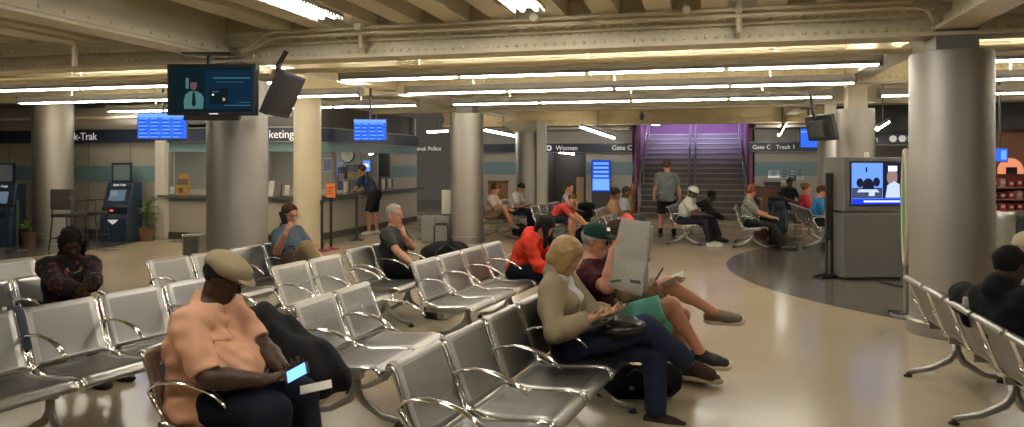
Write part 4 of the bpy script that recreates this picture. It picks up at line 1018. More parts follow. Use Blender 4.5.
# ------------------------------------------------------------------ conduits
def pipe(pts, r, lab, name='conduit', m=M_PIPE): tag(MB().tube(pts, r, 8).build(name, m, smooth=True), lab, 'pipe')
pipe([(-5.5, 8.0, 3.08), (-5.35, 8.0, 3.15), (-5.15, 8.0, 3.27), (-5.0, 8.0, 3.30), (2.0, 8.0, 3.30)], .022, 'thin cream conduit along the top of the nearest beam')
pipe([(-5.45, 7.96, 3.06), (-5.25, 7.96, 3.12), (-5.08, 7.96, 3.20), (-4.95, 7.96, 3.23), (2.0, 7.96, 3.23), (2.12, 7.96, 3.19), (2.18, 7.96, 3.08)], .018, 'lower cream conduit along the nearest beam')
v = W(372, 40, 9.05); pipe([(v.x, 8.02, 3.06), (v.x, 8.02, 3.36)], .03, 'short upright pipe on the nearest beam left of the middle')
v = W(737, 20, 8.0); pipe([(v.x, 7.98, 3.06), (v.x, 7.98, 3.74)], .03, 'upright pipe on the nearest beam right of the middle')
a, c, e = W(0, 28, 7.2), W(75, 42, 8.4), W(75, 66, 8.4); dlt = (c - a)
pipe([a - dlt * .6, a, c - dlt * .03, c + Vector((0, 0, -.03)), e], .035, 'cream pipe at the left edge bending down to the beam')
v = W(70, 12, 7.4); pipe([(v.x, v.y, 3.06), (v.x, v.y, 3.75)], .025, 'thin upright pipe beside the left girder')
for x0, x1, Y, z, lab in ((-22, -5.9, 8.85, 2.93, 'cream pipe running across below the nearest beam at left'), (-5.6, 2.2, 8.85, 2.93, 'cream pipe running across above the middle light bars'), (2.7, 13, 8.85, 2.93, 'cream pipe running across right of the large column')): pipe([(x0, Y, z), (x1, Y, z)], .035, lab)
for x0, x1, lab in ((-12, -6, 'pale raceway below the third beam at left'), (-5.4, 2.3, 'pale raceway below the third beam in the middle')): pipe([(x0, 17.4, 2.98), (x1, 17.4, 2.98)], .045, lab)
pipe([(-22, YT - .25, 2.72), (-8.4, YT - .25, 2.72)], .03, 'pale rail above the ticket machine sign')
sp = thing('ceiling_camera', 'small dark security camera on the farthest beam above the stairs', 'camera', tuple(W(640, 115, 21.3))); sp.location.y = 22.25
MB().lathe([(.03, .1), (.06, .06), (.07, -.02), (.045, -.12)], (0, -.04, 0), 16).build('camera_housing', M_BLACK, sp, smooth=True); MB().bx(-.04, .04, -.04, .04, .08, .16).build('bracket', M_FIX, sp); 
for (px, py, lab) in ((70, 172, 'a'),): pass
for (px, d, lab) in ((333, 8.02, 'round cream junction box on the conduit under a strip light'), (532, 8.0, 'round cream junction box under the middle strip light'), (687, 8.0, 'round cream junction box under the right strip light')):
    v = W(px, 20, d); o = thing('junction_box', lab, 'junction box', (v.x, 7.9, 3.30)); MB().cyl((0, -.03, 0), (0, .05, 0), .05, n=16).build('box_body', M_PIPE, o); MB().cyl((0, -.036, 0), (0, -.03, 0), .04, n=16).build('cover', M_WHITE, o)
# ------------------------------------------------------------------ beam seating
PITCH = .52
BACK = [(-.028, .768), (-.022, .788), (-.006, .797), (.010, .790), (.020, .768), (.045, .70), (.075, .62), (.105, .54), (.132, .475), (.150, .450)]
SEAT = [(.160, .440), (.185, .428), (.25, .421), (.34, .421), (.44, .430), (.53, .440), (.585, .440), (.615, .428), (.628, .405), (.632, .385)]
def shell(name, prof, ins, y0=.026, y1=PITCH - .026, e=.045):
    ys = [y0, y0 + .010, y0 + e, y1 - e, y1 - .010, y1]; dz = [.006, 0, 0, 0, 0, .006]
    vs, fs, mi = [], [], []; ln = [0]
    for i in range(1, len(prof)): ln.append(ln[-1] + math.dist(prof[i], prof[i - 1]))
    for (x, z) in prof:
        for y, o in zip(ys, dz): vs.append((x - o * .3, y, z - o))
    n = len(ys)
    for i in range(len(prof) - 1):
        for j in range(n - 1):
            fs.append((i * n + j, i * n + j + 1, (i + 1) * n + j + 1, (i + 1) * n + j)); mi.append(1 if (j == 2 and ins[0] <= i < ins[1]) else 0)
    me = bpy.data.meshes.new(name); me.from_pydata(vs, [], fs); me.materials.append(M_STEEL); me.materials.append(M_PERF)
    me.polygons.foreach_set('material_index', mi); me.polygons.foreach_set('use_smooth', [True] * len(fs))
    uv = me.uv_layers.new(name='UVMap')
    for l in me.loops: uv.data[l.index].uv = (ys[l.vertex_index % n], ln[l.vertex_index // n])
    return me
ME_BACK, ME_SEAT = shell('backrest', BACK, (4, 8)), shell('seat', SEAT, (1, 6))
fr_path = lambda y: [(x - .004, y, z - .006) for x, z in BACK[3:]] + [(x, y, z - .008) for x, z in SEAT]
ME_FRAME = [MB().tube(fr_path(y), .0105, 8, up=(0, 1, 0)).mesh('side_frame', M_CHROME, True) for y in (.017, PITCH - .017)]
arm_pts = [(.055, 0, .60), (.075, 0, .632), (.12, 0, .652), (.20, 0, .660), (.29, 0, .652), (.37, 0, .630), (.43, 0, .600), (.465, 0, .572), (.478, 0, .556)]
ME_ARM = MB().tube(arm_pts, [.018, .022, .024, .024, .023, .021, .019, .016, .011], 10, flat=.42, up=(0, 0, 1)).mesh('armrest', M_CHROME, True)
ME_CLIP = MB().box((.150, 0, .442), (.05, .05, .05)).tube([(.060, 0, .60), (.10, 0, .53), (.15, 0, .455), (.30, 0, .405)], .013, 8).mesh('arm_bracket', M_CHROME, True)
def leg_mesh():
    b = MB()
    b.box((.33, 0, .315), (.09, .05, .05))
    b.tube([(.33, 0, .32), (.335, 0, .22), (.38, 0, .14), (.52, 0, .055), (.64, 0, .035)], [.030, .030, .028, .024, .020], 10, flat=.7, up=(0, 1, 0))
    b.tube([(.33, 0, .32), (.325, 0, .22), (.28, 0, .15), (.14, 0, .075), (-.02, 0, .035)], [.030, .030, .028, .024, .020], 10, flat=.7, up=(0, 1, 0))
    return b.mesh('leg', M_BEAMSTEEL, True)
ME_LEG = leg_mesh()
ME_PAD = MB().lathe([(.03, 0), (.034, .008), (.018, .018), (.012, .035)], (.64, 0, 0), 14).mesh('foot_pad', M_RUBBER, True)
BEN = {}
def bench(key, label, x, y, rz, n, group=None, legs=None, arms=None):
    t = thing('beam_bench', label, 'bench', (x, y, 0), rz, group)
    L = n * PITCH
    b = MB().box((.33, L / 2, .345), (.075, L + .04, .06))
    for i in range(n + 1): b.box((.33, min(max(i * PITCH, .02), L - .02), .39), (.34, .022, .05))
    b.build('support_beam', M_BEAMSTEEL, t, bevel=.006)
    for i in range(n):
        for me in (ME_BACK, ME_SEAT):
            o = link(me.name.split('.')[0], me, t); o.location = (0, i * PITCH, 0)
            s = o.modifiers.new('thick', 'SOLIDIFY'); s.thickness = .006; s.offset = -1
        for me in ME_FRAME: o = link('side_frame', me, t); o.location = (0, i * PITCH, 0)
    for i in (range(n + 1) if arms is None else arms):
        a = link('armrest', ME_ARM, t); a.location = (0, i * PITCH + (.0 if 0 < i < n else (.004 if i == 0 else -.004)), 0)
        c = link('arm_bracket', ME_CLIP, a)
    for i in (legs if legs is not None else ([.5, n - .5] if n < 4 else [1, n - 1])):
        l = link('leg', ME_LEG, t); l.location = (0, i * PITCH, 0); link('foot_pad', ME_PAD, l); q = link('foot_pad', ME_PAD, l); q.location = (-.66, 0, 0)
    M_ = Matrix.Translation((x, y, 0)) @ Matrix.Rotation(rz, 4, 'Z')
    BEN[key] = (M_, rz); return t
def seat_pos(key, i, hx=.25, dy=0):
    M_, rz = BEN[key]; p = M_ @ Vector((hx, (i + .5) * PITCH + dy, 0)); return (p.x, p.y, 0), rz

bench('A', 'front steel bench where the woman in the beige jacket and the newspaper reader sit', -1.385, 3.13, R(-8), 6, legs=[1, 4.05, 5.5])
bench('B1', 'two-seat steel bench holding the man in the flat cap', -2.66, 3.04, R(2), 2)
bench('B2', 'empty two-seat steel bench just behind the black jacket', -2.56, 4.25, R(-3), 2)
bench('B3', 'four-seat steel bench whose far end seats the woman in red', -2.58, 6.30, R(-8), 4)
bench('C1', 'empty four-seat steel bench at lower left with a strap over one back', -4.25, 3.20, R(-12), 4)
bench('C2', 'empty two-seat steel bench in front of the man on the phone', -3.66, 5.74, R(-8), 2)
bench('C3', 'two-seat steel bench where the grey-haired man sits', -3.60, 7.02, R(-5), 2)
bench('D1', 'steel bench at left where the woman in dark floral clothes sits', -5.42, 3.62, R(-9), 3)
bench('D2', 'four-seat steel bench ending at the man on the phone', -5.0, 5.80, R(-8), 4)
bench('E', 'steel bench at the far left edge behind the woman in floral clothes', -6.36, 4.75, R(-6), 2)
bench('R', 'steel bench seen from behind at the right edge', 1.62, 3.55, R(0), 6, legs=[1, 3.6, 5.75])
bench('F1', 'distant steel bench with two men in white shirts', -4.92, 15.8, R(-6), 4)
bench('F2', 'distant steel bench with the man in red bending over his bag', -3.46, 14.95, R(-6), 4)
bench('F3', 'distant steel bench left of the stairs with two seated people', -2.0, 14.2, R(-4), 3)
bench('F4', 'distant steel bench with the man in the white cap', -.70, 15.6, R(-6), 3)
bench('F5', 'distant steel bench with the person in plaid', .62, 15.25, R(-4), 3)
bench('F6', 'distant steel bench by the right columns with people in red and blue', 2.02, 15.3, R(2), 5)
bench('F7', 'distant empty steel bench carrying the coral backpack', -1.62, 12.5, R(-6), 2)

# ------------------------------------------------------------------ ticket machines, plants, stools at the left
M_KIOSK = mat('kiosk_blue', (.008, .020, .045), rough=.4)
def kiosk(p, rz, label):
    t = thing('ticket_machine', label, 'ticket machine', (p.x, p.y, 0), rz)
    MB().prism([(-.30, .0), (-.30, .50), (-.24, .60), (-.24, .74), (-.20, .78), (-.07, 1.20), (-.02, 1.27), (.25, 1.27), (.25, 0)], -.32, .32, 'x').build('housing', M_KIOSK, t, bevel=.02)
    rot = Matrix.Rotation(-math.atan2(.13, .42), 3, 'X')
    sc = MB().box((0, 0, 0), (.44, .012, .30)).box((0, -.008, .0), (.38, .006, .25), 1).box((-.08, -.012, .04), (.16, .003, .10), 2).build('screen', [M_BLACK, emis('kiosk_screen', (.09, .13, .17), .8), emis('kiosk_panel', (.16, .20, .23), .8)], t); sc.location = (0, -.145, .99); sc.rotation_euler = rot.to_euler()
    lt = lettering('Quik-Trak', .07, t, (-.16, -.072, 1.195)); lt.rotation_euler = (PI / 2 - math.atan2(.13, .42), 0, 0)
    MB().bx(-.22, .22, -.262, -.238, .63, .70).build('card_slot', M_BLACK, t, bevel=.004); MB().sphere((-.06, -.262, .665), (.05, .006, .018), 10).build('indicator', emis('indicator_red', (.8, .05, .03), 1.5), t)
    MB().add([(-.14, -.304, .47), (.14, -.304, .47), (0, -.304, .36)], [(0, 1, 2)]).build('arrow_decal', M_LETTER, t)
    f = MB()
    for q in ((-.24, -.20, 1.30, 1.70), (.20, .24, 1.30, 1.70)): f.bx(q[0], q[1], -.02, .02, q[2], q[3])
    f.bx(-.24, .24, -.02, .02, 1.66, 1.70).bx(-.24, .24, -.02, .02, 1.27, 1.32).build('sign_frame', M_KIOSK, t); MB().bx(-.2, .2, -.006, .006, 1.32, 1.66).build('sign_pane', mat('sign_pane', (.17, .22, .24), rough=.3), t)
g = G(122, 240); kiosk(g, YAW * .4, 'dark blue ticket machine with an empty sign frame between column and plant')
g = G(3, 245); kiosk(g, YAW * 1.2, 'dark blue ticket machine cut off by the left edge')
def plant(p, h, n, lab, seed, r=.28):
    rs = random.Random(seed); t = thing('potted_plant', lab, 'plant', (p.x, p.y, 0))
    MB().lathe([(.13, 0), (.18, .26), (.19, .28), (.165, .28), (.16, .25)], (0, 0, 0), 20).build('pot', mat('pot_brown', (.10, .055, .03), rough=.6), t, smooth=True)
    b = MB(); st_ = MB()
    for k in range(n):
        a = rs.uniform(0, 2 * PI); ln = rs.uniform(.22, .34); z0 = .3 + (h - .5) * rs.random() ** .7; e = rs.uniform(.2, .9); d = Vector((math.cos(a), math.sin(a), 0)); w = Vector((-d.y, d.x, 0)); o = Vector((0, 0, z0)) + d * .03
        P = [o + d * ln * u * math.cos(e) * 1.0 + Vector((0, 0, ln * (u * math.sin(e) * 1.2 - .5 * u * u * (1 - e * .6)))) for u in (0, .25, .5, .75, 1)]
        ww = (.01, .045, .055, .038, .003)
        b.add([v for p_, q in zip(P, ww) for v in (p_ + w * q, p_ - Vector((0, 0, .012)), p_ - w * q)], [(3 * i + j, 3 * i + j + 1, 3 * i + 4 + j, 3 * i + 3 + j) for i in range(4) for j in (0, 1)])
        st_.tube([(0, 0, .25), (d.x * .02, d.y * .02, z0)], .008, 5)
    o = b.build('leaves', mat('leaf_green', (.10, .17, .04), rough=.45, var=.35, vscale=5), t); s = o.modifiers.new('thick', 'SOLIDIFY'); s.thickness = .003
    st_.build('stems', mat('stem_green', (.07, .09, .03)), t)
g = G(147, 241); plant(g, 1.0, 26, 'potted plant with broad leaves right of the ticket machine', 4)
g = G(30, 245); plant(g, .62, 9, 'small potted plant with pale leaves next to the left column', 11)
def stool(p, rz, lab, back=True):
    t = thing('high_stool', lab, 'stool', (p.x, p.y, 0), rz); sz = .70
    MB().bx(-.23, .23, -.22, .22, sz - .05, sz + .02).build('seat', M_BLACK, t, bevel=.02)
    for sx in (-1, 1):
        for sy in (-1, 1): MB().tube([(sx * .20, sy * .19, sz - .04), (sx * .25, sy * .23, .012)], .015, 8).build('leg', M_BLACK, t)
    MB().tube([(.235, .21, .25), (.235, -.21, .25), (-.235, -.21, .25), (-.235, .21, .25), (.235, .21, .25)], .010, 6).build('footrest', M_BLACK, t)
    if back:
        MB().bx(-.23, -.18, -.23, .23, sz + .10, sz + .50).build('backrest', mat('stool_pad', (.022, .020, .02), rough=.7), t, bevel=.03, seg=3); MB().tube([(-.2, .2, sz), (-.21, .2, sz + .3)], .014, 6).tube([(-.2, -.2, sz), (-.21, -.2, sz + .3)], .014, 6).build('back_post', M_BLACK, t)
    else:
        [MB().tube([(.2, g * .2, sz), (.2, g * .2, sz + .25), (-.2, g * .2, sz + .25), (-.2, g * .2, sz)], .012, 6).build('arm_loop', M_BLACK, t) for g in (-1, 1)]
stool(G(69, 250), R(100), 'black high stool with a padded back in front of the left column')
stool(G(91, 247), R(15), 'black high stool with open metal arms beside the padded one', False)
def stanchion(p, lab, h=.98, base=M_BLACK):
    t = thing('stanchion', lab, 'stanchion', (p.x, p.y, 0))
    MB().lathe([(.17, 0), (.17, .015), (.06, .03), (.03, .05)], (0, 0, 0), 24).build('base', base, t, smooth=True); MB().cyl((0, 0, .03), (0, 0, h - .06), .028, n=14).build('post', M_BLACK, t, smooth=True); MB().cyl((0, 0, h - .08), (0, 0, h), .036, n=14).build('belt_head', M_BLACK, t)
    return t
s1, s2 = G(17, 252), G(36, 249)
stanchion(s1, 'black belt stanchion in front of the left ticket machine'); 
t = MB().bx(0, (s1 - W(-30, HZ, 14.2)).length, -.002, .002, .86, .91).build('barrier_belt', M_BLACK); t.location = (s1.x, s1.y, 0); t.rotation_euler = (0, 0, PI + YAW * .3); tag(t, 'black barrier belt running off the left edge', 'belt')
RB = mat('base_red', (.20, .02, .03), rough=.5)
stanchion(G(322, 251), 'black belt stanchion at the left of the orange sign', .98, RB)
so = stanchion(G(331, 249), 'black post carrying an orange sign before the ticket windows', 1.02, RB)
MB().bx(-.10, .10, -.02, -.005, 1.02, 1.30).bx(-.10, .10, -.005, .012, 1.02, 1.30, 1).build('orange_sign', [mat('orange_card', (.75, .22, .05), rough=.5), M_BLACK], so, bevel=.004)
MB().bx(-.07, .07, -.024, -.02, 1.20, 1.22).bx(-.07, .04, -.024, -.02, 1.14, 1.155).bx(-.07, .06, -.024, -.02, 1.09, 1.105).build('print', MATS['print_ink'], so)
stanchion(Vector((-7.35, 14.9, 0)), 'black belt stanchion by the curved counter'); 

# counter things
def poster(lab, px0, px1, py0, py1, Y, m, detail=None, name='poster'):
    x0, x1 = back_x(px0, Y), back_x(px1, Y); d = Y / (math.cos(YAW) + math.sin(YAW) * ((px0 + px1) / 2 - 512) / FPX)
    z0, z1 = CAMH + (HZ - py1) / FPX * d, CAMH + (HZ - py0) / FPX * d
    t = thing(name, lab, 'poster', ((x0 + x1) / 2, Y, (z0 + z1) / 2)); w, h = x1 - x0, z1 - z0
    MB().bx(-w / 2, w / 2, -.015, .0, -h / 2, h / 2).build('frame', M_BLACK if name != 'notice' else M_WHITE, t); MB().bx(-w / 2 + .03, w / 2 - .03, -.02, -.015, -h / 2 + .03, h / 2 - .03).build('print', m, t)
    if detail: 
        MB().bx(-w / 2 + .03, w / 2 - .03, -.024, -.02, -h * .1, h * .22).build('picture', detail, t)
poster('dark framed picture inside the left ticket window', 184, 201, 155, 172, 17.57, mat('pic_dark', (.06, .05, .045)), mat('pic_dark2', (.10, .08, .07)))
poster('landscape travel poster inside the curved ticket windows', 347, 368, 165, 189, 17.57, mat('pic_blue', (.10, .12, .22)), mat('pic_gold', (.35, .27, .10)))
poster('narrow dark poster left of the travel poster', 338, 346, 167, 190, 17.57, mat('pic_navy', (.04, .05, .09)), mat('pic_grey', (.25, .25, .27)))
poster('violet notice on the wall behind the first curved window', 323, 333, 158, 172, 17.57, mat('pic_violet', (.28, .26, .50)), name='notice')
ck_ = thing('wall_clock', 'round wall clock inside the ticket office', 'clock', (back_x(347, 17.55), 17.55, 1.72 + 7 / FPX * 19.1)); MB().cyl((0, 0, 0), (0, .04, 0), .20, n=28).build('rim', M_BLACK, ck_); MB().cyl((0, -.004, 0), (0, 0, 0), .18, n=28).build('face', M_WHITE, ck_); MB().box((0, -.008, .05), (.012, .004, .11)).box((.04, -.008, 0), (.08, .004, .012)).build('hands', M_BLACK, ck_)
def on_counter(px, off=.04):
    """a point on the flat counter front at a pixel column"""
    return Vector((back_x(px, YT - off), YT - off, zc + .016))
o = thing('display_box', 'orange cardboard brochure display on the left ticket counter', 'box', on_counter(183)); MB().bx(-.13, .13, -.07, .07, 0, .22).bx(-.13, .13, .03, .07, .22, .46).build('carton', mat('carton_orange', (.36, .22, .06), rough=.6), o); MB().bx(-.11, .11, -.03, .02, .2, .36).build('leaflets', mat('leaflet', (.10, .09, .08)), o); MB().bx(-.06, .06, -.074, -.07, .05, .16).build('print', mat('print_dark', (.08, .05, .03)), o)
for px, lab, m_, h_ in ((172, 'white leaflet holder at the left end of the counter', M_WHITE, .20), (271.5, 'white leaflet holder on the counter right of the large column', mat('leaflet_white', (.6, .58, .55)), .33), (278, 'dark leaflet holder next to the white one on the counter', mat('leaflet_dark', (.10, .07, .07)), .30), (287, 'small pale leaflet holder at the right end of the flat counter', M_WHITE, .26)):
    o = thing('leaflet_holder', lab, 'leaflet holder', on_counter(px)); w_ = .13
    MB().prism([(-.05, 0), (.06, 0), (.05, h_), (.035, h_)], -w_ / 2, w_ / 2, 'x').build('stand', M_GLASS if m_ is M_WHITE else m_, o); MB().prism([(-.02, .02), (.025, .02), (.03, h_ - .02), (.015, h_ - .02)], -w_ / 2 + .01, w_ / 2 - .01, 'x').build('leaflets', m_, o)
for k, (yy, lab) in enumerate(((17.75, 'clear leaflet rack on the side counter near the wall end'), (18.15, 'second clear leaflet rack at the wall end of the side counter'), (15.7, 'small white card stand on the side counter'))):
    o = thing('leaflet_rack', lab, 'leaflet rack', (XS + .08, yy, zc + .016), R(90))
    MB().bx(-.13, .13, -.05, .05, 0, .03).bx(-.13, .13, .03, .05, .03, .34).build('rack', mat('acrylic', (.30, .30, .30), rough=.15), o)
    for q in range(2): MB().bx(-.12 + .13 * q, -.01 + .13 * q, -.02, .03, .04, .28).build('leaflets', (M_WHITE, MATS['leaflet_dark'])[q], o)
o = screen_box('small blue lit screen inside the last curved window', 'screen', (-8.3, 17.35, 1.62), .34, .30, R(75), content=lambda t, w, h: MB().bx(-w / 2, w / 2, -.004, 0, -h / 2, h / 2).bx(-w * .3, w * .3, -.006, -.004, -h * .1, h * .2, 1).build('display', [E_BLUE2, E_WHITE], t))
MB().cyl((0, .04, -.15), (0, .04, -.62), .02).build('stand', M_BLACK, o)

# ribbed bin, white board on cabinet, wooden cabinet, suitcases -------------------------------------------------
p = W(195, HZ, 10.2); t = thing('ribbed_bin', 'small silver ribbed bin behind the left benches', 'bin', (p.x, p.y, 0), YAW)
b = MB().bx(-.12, .12, -.12, .12, 0, .70)
for k in range(5): b.cyl((-.10 + .05 * k, -.122, .02), (-.10 + .05 * k, -.122, .70), .016, n=8)
b.build('bin_body', M_STEEL, t); MB().bx(-.13, .13, -.13, .13, .70, .73).build('rim', M_CHROME, t, bevel=.006)
g = G(435, 243); t = thing('low_cabinet', 'low grey cabinet left of the column with luggage', 'cabinet', (g.x, g.y, 0), YAW); MB().bx(-.29, .29, 0, .35, .02, .56).build('cabinet_body', mat('grey_cab', (.16, .16, .165), rough=.5), t, bevel=.01); MB().bx(-.005, .005, -.003, 0, .05, .54).build('door_seam', M_BLACK, t)
t2 = thing('white_board', 'white blank board standing on the low grey cabinet', 'board', (W(444, 0, g.length).x - .0, W(444, 0, g.length).y + .3, .562), YAW); MB().bx(-.15, .15, -.015, .015, .03, .55).build('board', M_WHITE, t2, bevel=.004); MB().bx(-.12, .12, -.05, .05, 0, .03).build('foot', M_BASE, t2)
p = W(498, HZ, 21.0); t = thing('wooden_cabinet', 'orange brown wooden cabinet behind the seated man in shorts', 'cabinet', (p.x, p.y, 0), YAW); MB().bx(-.28, .28, 0, .4, .03, 1.15).build('cabinet_body', M_WOOD, t, bevel=.01); MB().bx(-.31, .31, -.02, .42, 1.15, 1.19).build('cabinet_top', mat('wood_dark', (.10, .05, .025), rough=.4), t); MB().bx(-.25, -.01, -.015, 0, .1, 1.1).bx(.01, .25, -.015, 0, .1, 1.1).build('door', mat('wood_door', (.34, .17, .07), rough=.45, var=.2), t)
p = W(580, HZ, 22.6); t = thing('wooden_stand', 'tall narrow wooden stand beside the restroom entrance', 'stand', (p.x, p.y, 0)); MB().bx(-.10, .10, -.1, .1, 0, 1.25).build('post', mat('wood_pale', (.30, .20, .10), rough=.5, var=.15), t, bevel=.01); MB().bx(-.16, .16, -.16, .16, 0, .06).build('base', MATS['wood_dark'], t)
p = W(757, HZ, 22.5) + Vector((.42, 0, 0)); t = thing('wooden_desk', 'dark wooden desk right of the staircase', 'desk', (p.x, p.y, 0)); MB().bx(-.42, .42, -.2, .3, .95, 1.0).build('desk_top', MATS['wood_dark'], t); MB().bx(-.38, .38, -.15, .28, 0, .95).build('desk_body', mat('wood_mid', (.13, .065, .03), rough=.5, var=.2), t); MB().bx(-.2, .25, -.1, .2, 1.0, 1.12).build('tray', M_BLACK, t)

M_BAG = mat('bag_black', (.008, .008, .009), rough=.85, spec=.12, bump=.3, bscale=60); M_STRAP = mat('strap_black', (.012, .012, .013), rough=.6)
# black wheeled duffel by the column
p = W(447, HZ, 11.5); t = thing('wheeled_duffel', 'black wheeled duffel bag with its handle up beside the column', 'luggage', (p.x, p.y, 0), YAW + R(4))
soft('bag_body', [ell((0, 0, .28), (.38, .20, .22)), ell((.22, 0, .24), (.22, .19, .18)), ell((-.22, 0, .22), (.20, .19, .20))], .02, M_BAG, t, k=.08, noise=wrinkle(.012, 22, 5), cuts=[(V3(0, 0, .035), V3(0, 0, -1))])
MB().tube([(-.20, .12, .2), (-.20, .12, .70), (-.18, .12, .74), (-.01, .12, .74), (.01, .12, .70), (.01, .12, .2)], .014, 8).bx(-.19, .0, .105, .135, .725, .765).build('pull_handle', M_BLACK, t)
for xx in (-.26, .26): MB().cyl((xx, -.12, .035), (xx, .12, .035), .035, n=16).build('wheel', M_RUBBER, t)
MB().tube([(-.18, -.19, .24), (-.16, -.20, .36), (0, -.15, .46), (.16, -.20, .36), (.18, -.19, .24)], .012, 6).build('grab_strap', M_STRAP, t)

# jacket and bag on the seat beside the man in the cap
(lx, ly, _), rz_ = seat_pos('B1', 1, .25)
t = thing('black_jacket', 'black jacket heaped over the seat beside the man in the flat cap', 'jacket', (lx, ly, 0), rz_)
soft('jacket_body', [ell((-.08, .0, .66), (.11, .25, .20)), ell((.03, -.03, .63), (.17, .25, .20)), ell((.20, -.06, .57), (.22, .22, .16)), ell((.36, -.08, .51), (.18, .20, .11)), ell((-.12, .0, .79), (.07, .22, .07))], .012, cloth('jacket_black', (.008, .008, .009), .2), t, k=.09, noise=wrinkle(.014, 24, 8), cuts=[(V3(0, 0, .432), V3(0, 0, -1))])
soft('sleeve', [cone((-.03, -.20, .74), (.14, -.24, .60), .06, .05), cone((.14, -.24, .60), (.34, -.20, .50), .05, .04)], .012, MATS['jacket_black'], t, noise=wrinkle(.006, 34, 9), k=.03)
t2 = tag(soft('grey_pouch', [ell((0, 0, 0), (.06, .05, .11), rotm(0, R(-20), R(10)))], .012, cloth('pouch_grey', (.06, .065, .055)), noise=wrinkle(.004, 30, 2)), 'grey green pouch lying on the black jacket', 'pouch'); t2.location = (lx - .03, ly - .22, .765); t2.rotation_euler = (0, 0, rz_)
# strap / dark scarf over a back at the lower left
M_, rz_ = BEN['C1']; v = M_ @ Vector((0, .52, 0))
b = MB(); pts = [(-.09, 0, .44), (-.07, 0, .62), (-.045, 0, .78), (-.01, 0, .812), (.03, 0, .79), (.075, 0, .67), (.115, 0, .56)]
b.tube(pts, .026, 8, flat=.35, up=(1, 0, .3)); o = tag(b.build('hanging_strap', mat('strap_navy', (.012, .014, .03), rough=.7), smooth=True), 'dark navy strap hanging over the gap between two left seats', 'strap'); o.location = (v.x, v.y, .0); o.rotation_euler = (0, 0, rz_)
# brown patterned bag by the man on the phone
M_, rz_ = BEN['D2']; v = M_ @ Vector((.34, 3.1 * PITCH, 0)); t = thing('brown_bag', 'brown patterned bag beside the man on the phone', 'bag', (v.x, v.y, .425), rz_)
soft('bag_body', [ell((0, 0, .16), (.13, .09, .16))], .014, mat('bag_brown', (.07, .035, .02), rough=.6, var=.6, vscale=22), t, noise=wrinkle(.006, 26, 3), cuts=[(V3(0, 0, .008), V3(0, 0, -1))]); MB().tube([(-.08, 0, .26), (-.06, 0, .36), (.06, 0, .36), (.08, 0, .26)], .010, 6).build('handle', M_STRAP, t)
# ------------------------------------------------------------------ people
HB = cloth('hair_black', (.010, .008, .007)); HBR = cloth('hair_brown', (.055, .028, .015)); HBL = mat('hair_blonde', (.33, .20, .075), rough=.45, var=.25, vscale=30, sheen=.1); HGR = cloth('hair_grey', (.33, .31, .28)); HRED = cloth('hair_auburn', (.12, .05, .025))
NAVY = cloth('navy_cloth', (.010, .013, .024)); JEAN = cloth('jeans', (.020, .030, .065)); KHAKI = cloth('khaki', (.28, .21, .12)); BLK = cloth('black_cloth', (.010, .010, .011)); WHT = cloth('white_cloth', (.62, .60, .56))
SH_BLK = mat('shoe_black', (.012, .011, .010), rough=.5); SH_WHT = mat('shoe_white', (.60, .58, .54), rough=.5); SH_BRN = mat('shoe_brown', (.16, .12, .08), rough=.7); SOLE = mat('sole_cream', (.58, .50, .37), rough=.6); LENS = mat('lens_dark', (.01, .01, .01), rough=.08); FRAME = mat('frame_dark', (.02, .015, .012), rough=.3)

def phone(p, f, n, label, lit=True, size=(.075, .15)):
    """phone at room point p: f = its long axis, n = screen normal"""
    f, n = Vector(f).normalized(), Vector(n); n = (n - f * n.dot(f)).normalized(); s = f.cross(n)
    o = thing('smartphone', label, 'phone', tuple(p)); o.rotation_mode = 'QUATERNION'; o.rotation_quaternion = Matrix((s, f, n)).transposed().to_quaternion()
    MB().bx(-size[0] / 2, size[0] / 2, -size[1] / 2, size[1] / 2, -.005, .004).build('casing', M_BLACK, o, bevel=.004)
    if lit: MB().bx(-size[0] / 2 + .004, size[0] / 2 - .004, -size[1] / 2 + .012, size[1] / 2 - .012, .004, .0055).build('display', emis('phone_screen', (.12, .30, 1.0), 2.2), o)
    return o

# --- man in the flat cap
loc, rz = seat_pos('B1', 0, .20)
L = lambda px, py, d: local(loc, rz, W(px, py, d))
capman, J1 = person('heavy-set man in a tan flat cap and salmon shirt looking at a phone', loc, rz, skin='dark', s=1.0, w=1.34, lw=1.22, vox=.0075, lean=R(-6), lean2=R(16), head=(8, 24, 0), hip_z=.52,
    hand_r=L(262, 380, 3.58), hand_l=L(285, 371, 3.72), elb_r=(-.6, -.6, -.6), elb_l=(-.3, .9, -.5), fr=((.75, .65, .05), (.3, -.2, .9)), fl=((.8, -.5, .25), (0, -.3, .9)), curl_r=.75, curl_l=.7,
    foot_r=(.46, -.16, .09), foot_l=(.50, .17, .09), top_m=cloth('salmon_shirt', (.62, .34, .22), .06), sleeve='elbow', bot_m=NAVY, shoe_m=SH_BLK, hair='crop', hair_m=HB, hat='flatcap', hat_m=cloth('tan_cap', (.27, .22, .135)), glasses=(FRAME, M_GLASS), belly=.09, collar=True, loose=.018, hem=-.15, fold=.006, pocket=True, brow_m=HB)
pk_ = MB(); c = Vector(J1['Ch']) + Vector(J1['up2']) * .06 + Vector(J1['fv']) * .178 + Vector(J1['sv']) * -.09
hw = (Vector(J1['w'](J1['Wr'])) + Vector(J1['w'](J1['Wl']))) / 2
phone(W(297, 373, 3.52), (.80, .15, .45), (-.10, -.80, .60), 'lit smartphone held by the man in the flat cap', size=(.068, .125))
v = W(316, 387, 3.60); o = tag(MB().box((0, 0, 0), (.15, .11, .003)).build('paper_sheet', mat('paper_white', (.42, .40, .36)), None), 'folded white paper on the lap of the man in the flat cap', 'paper'); o.location = v; o.rotation_euler = (R(4), R(-8), rz + .5)

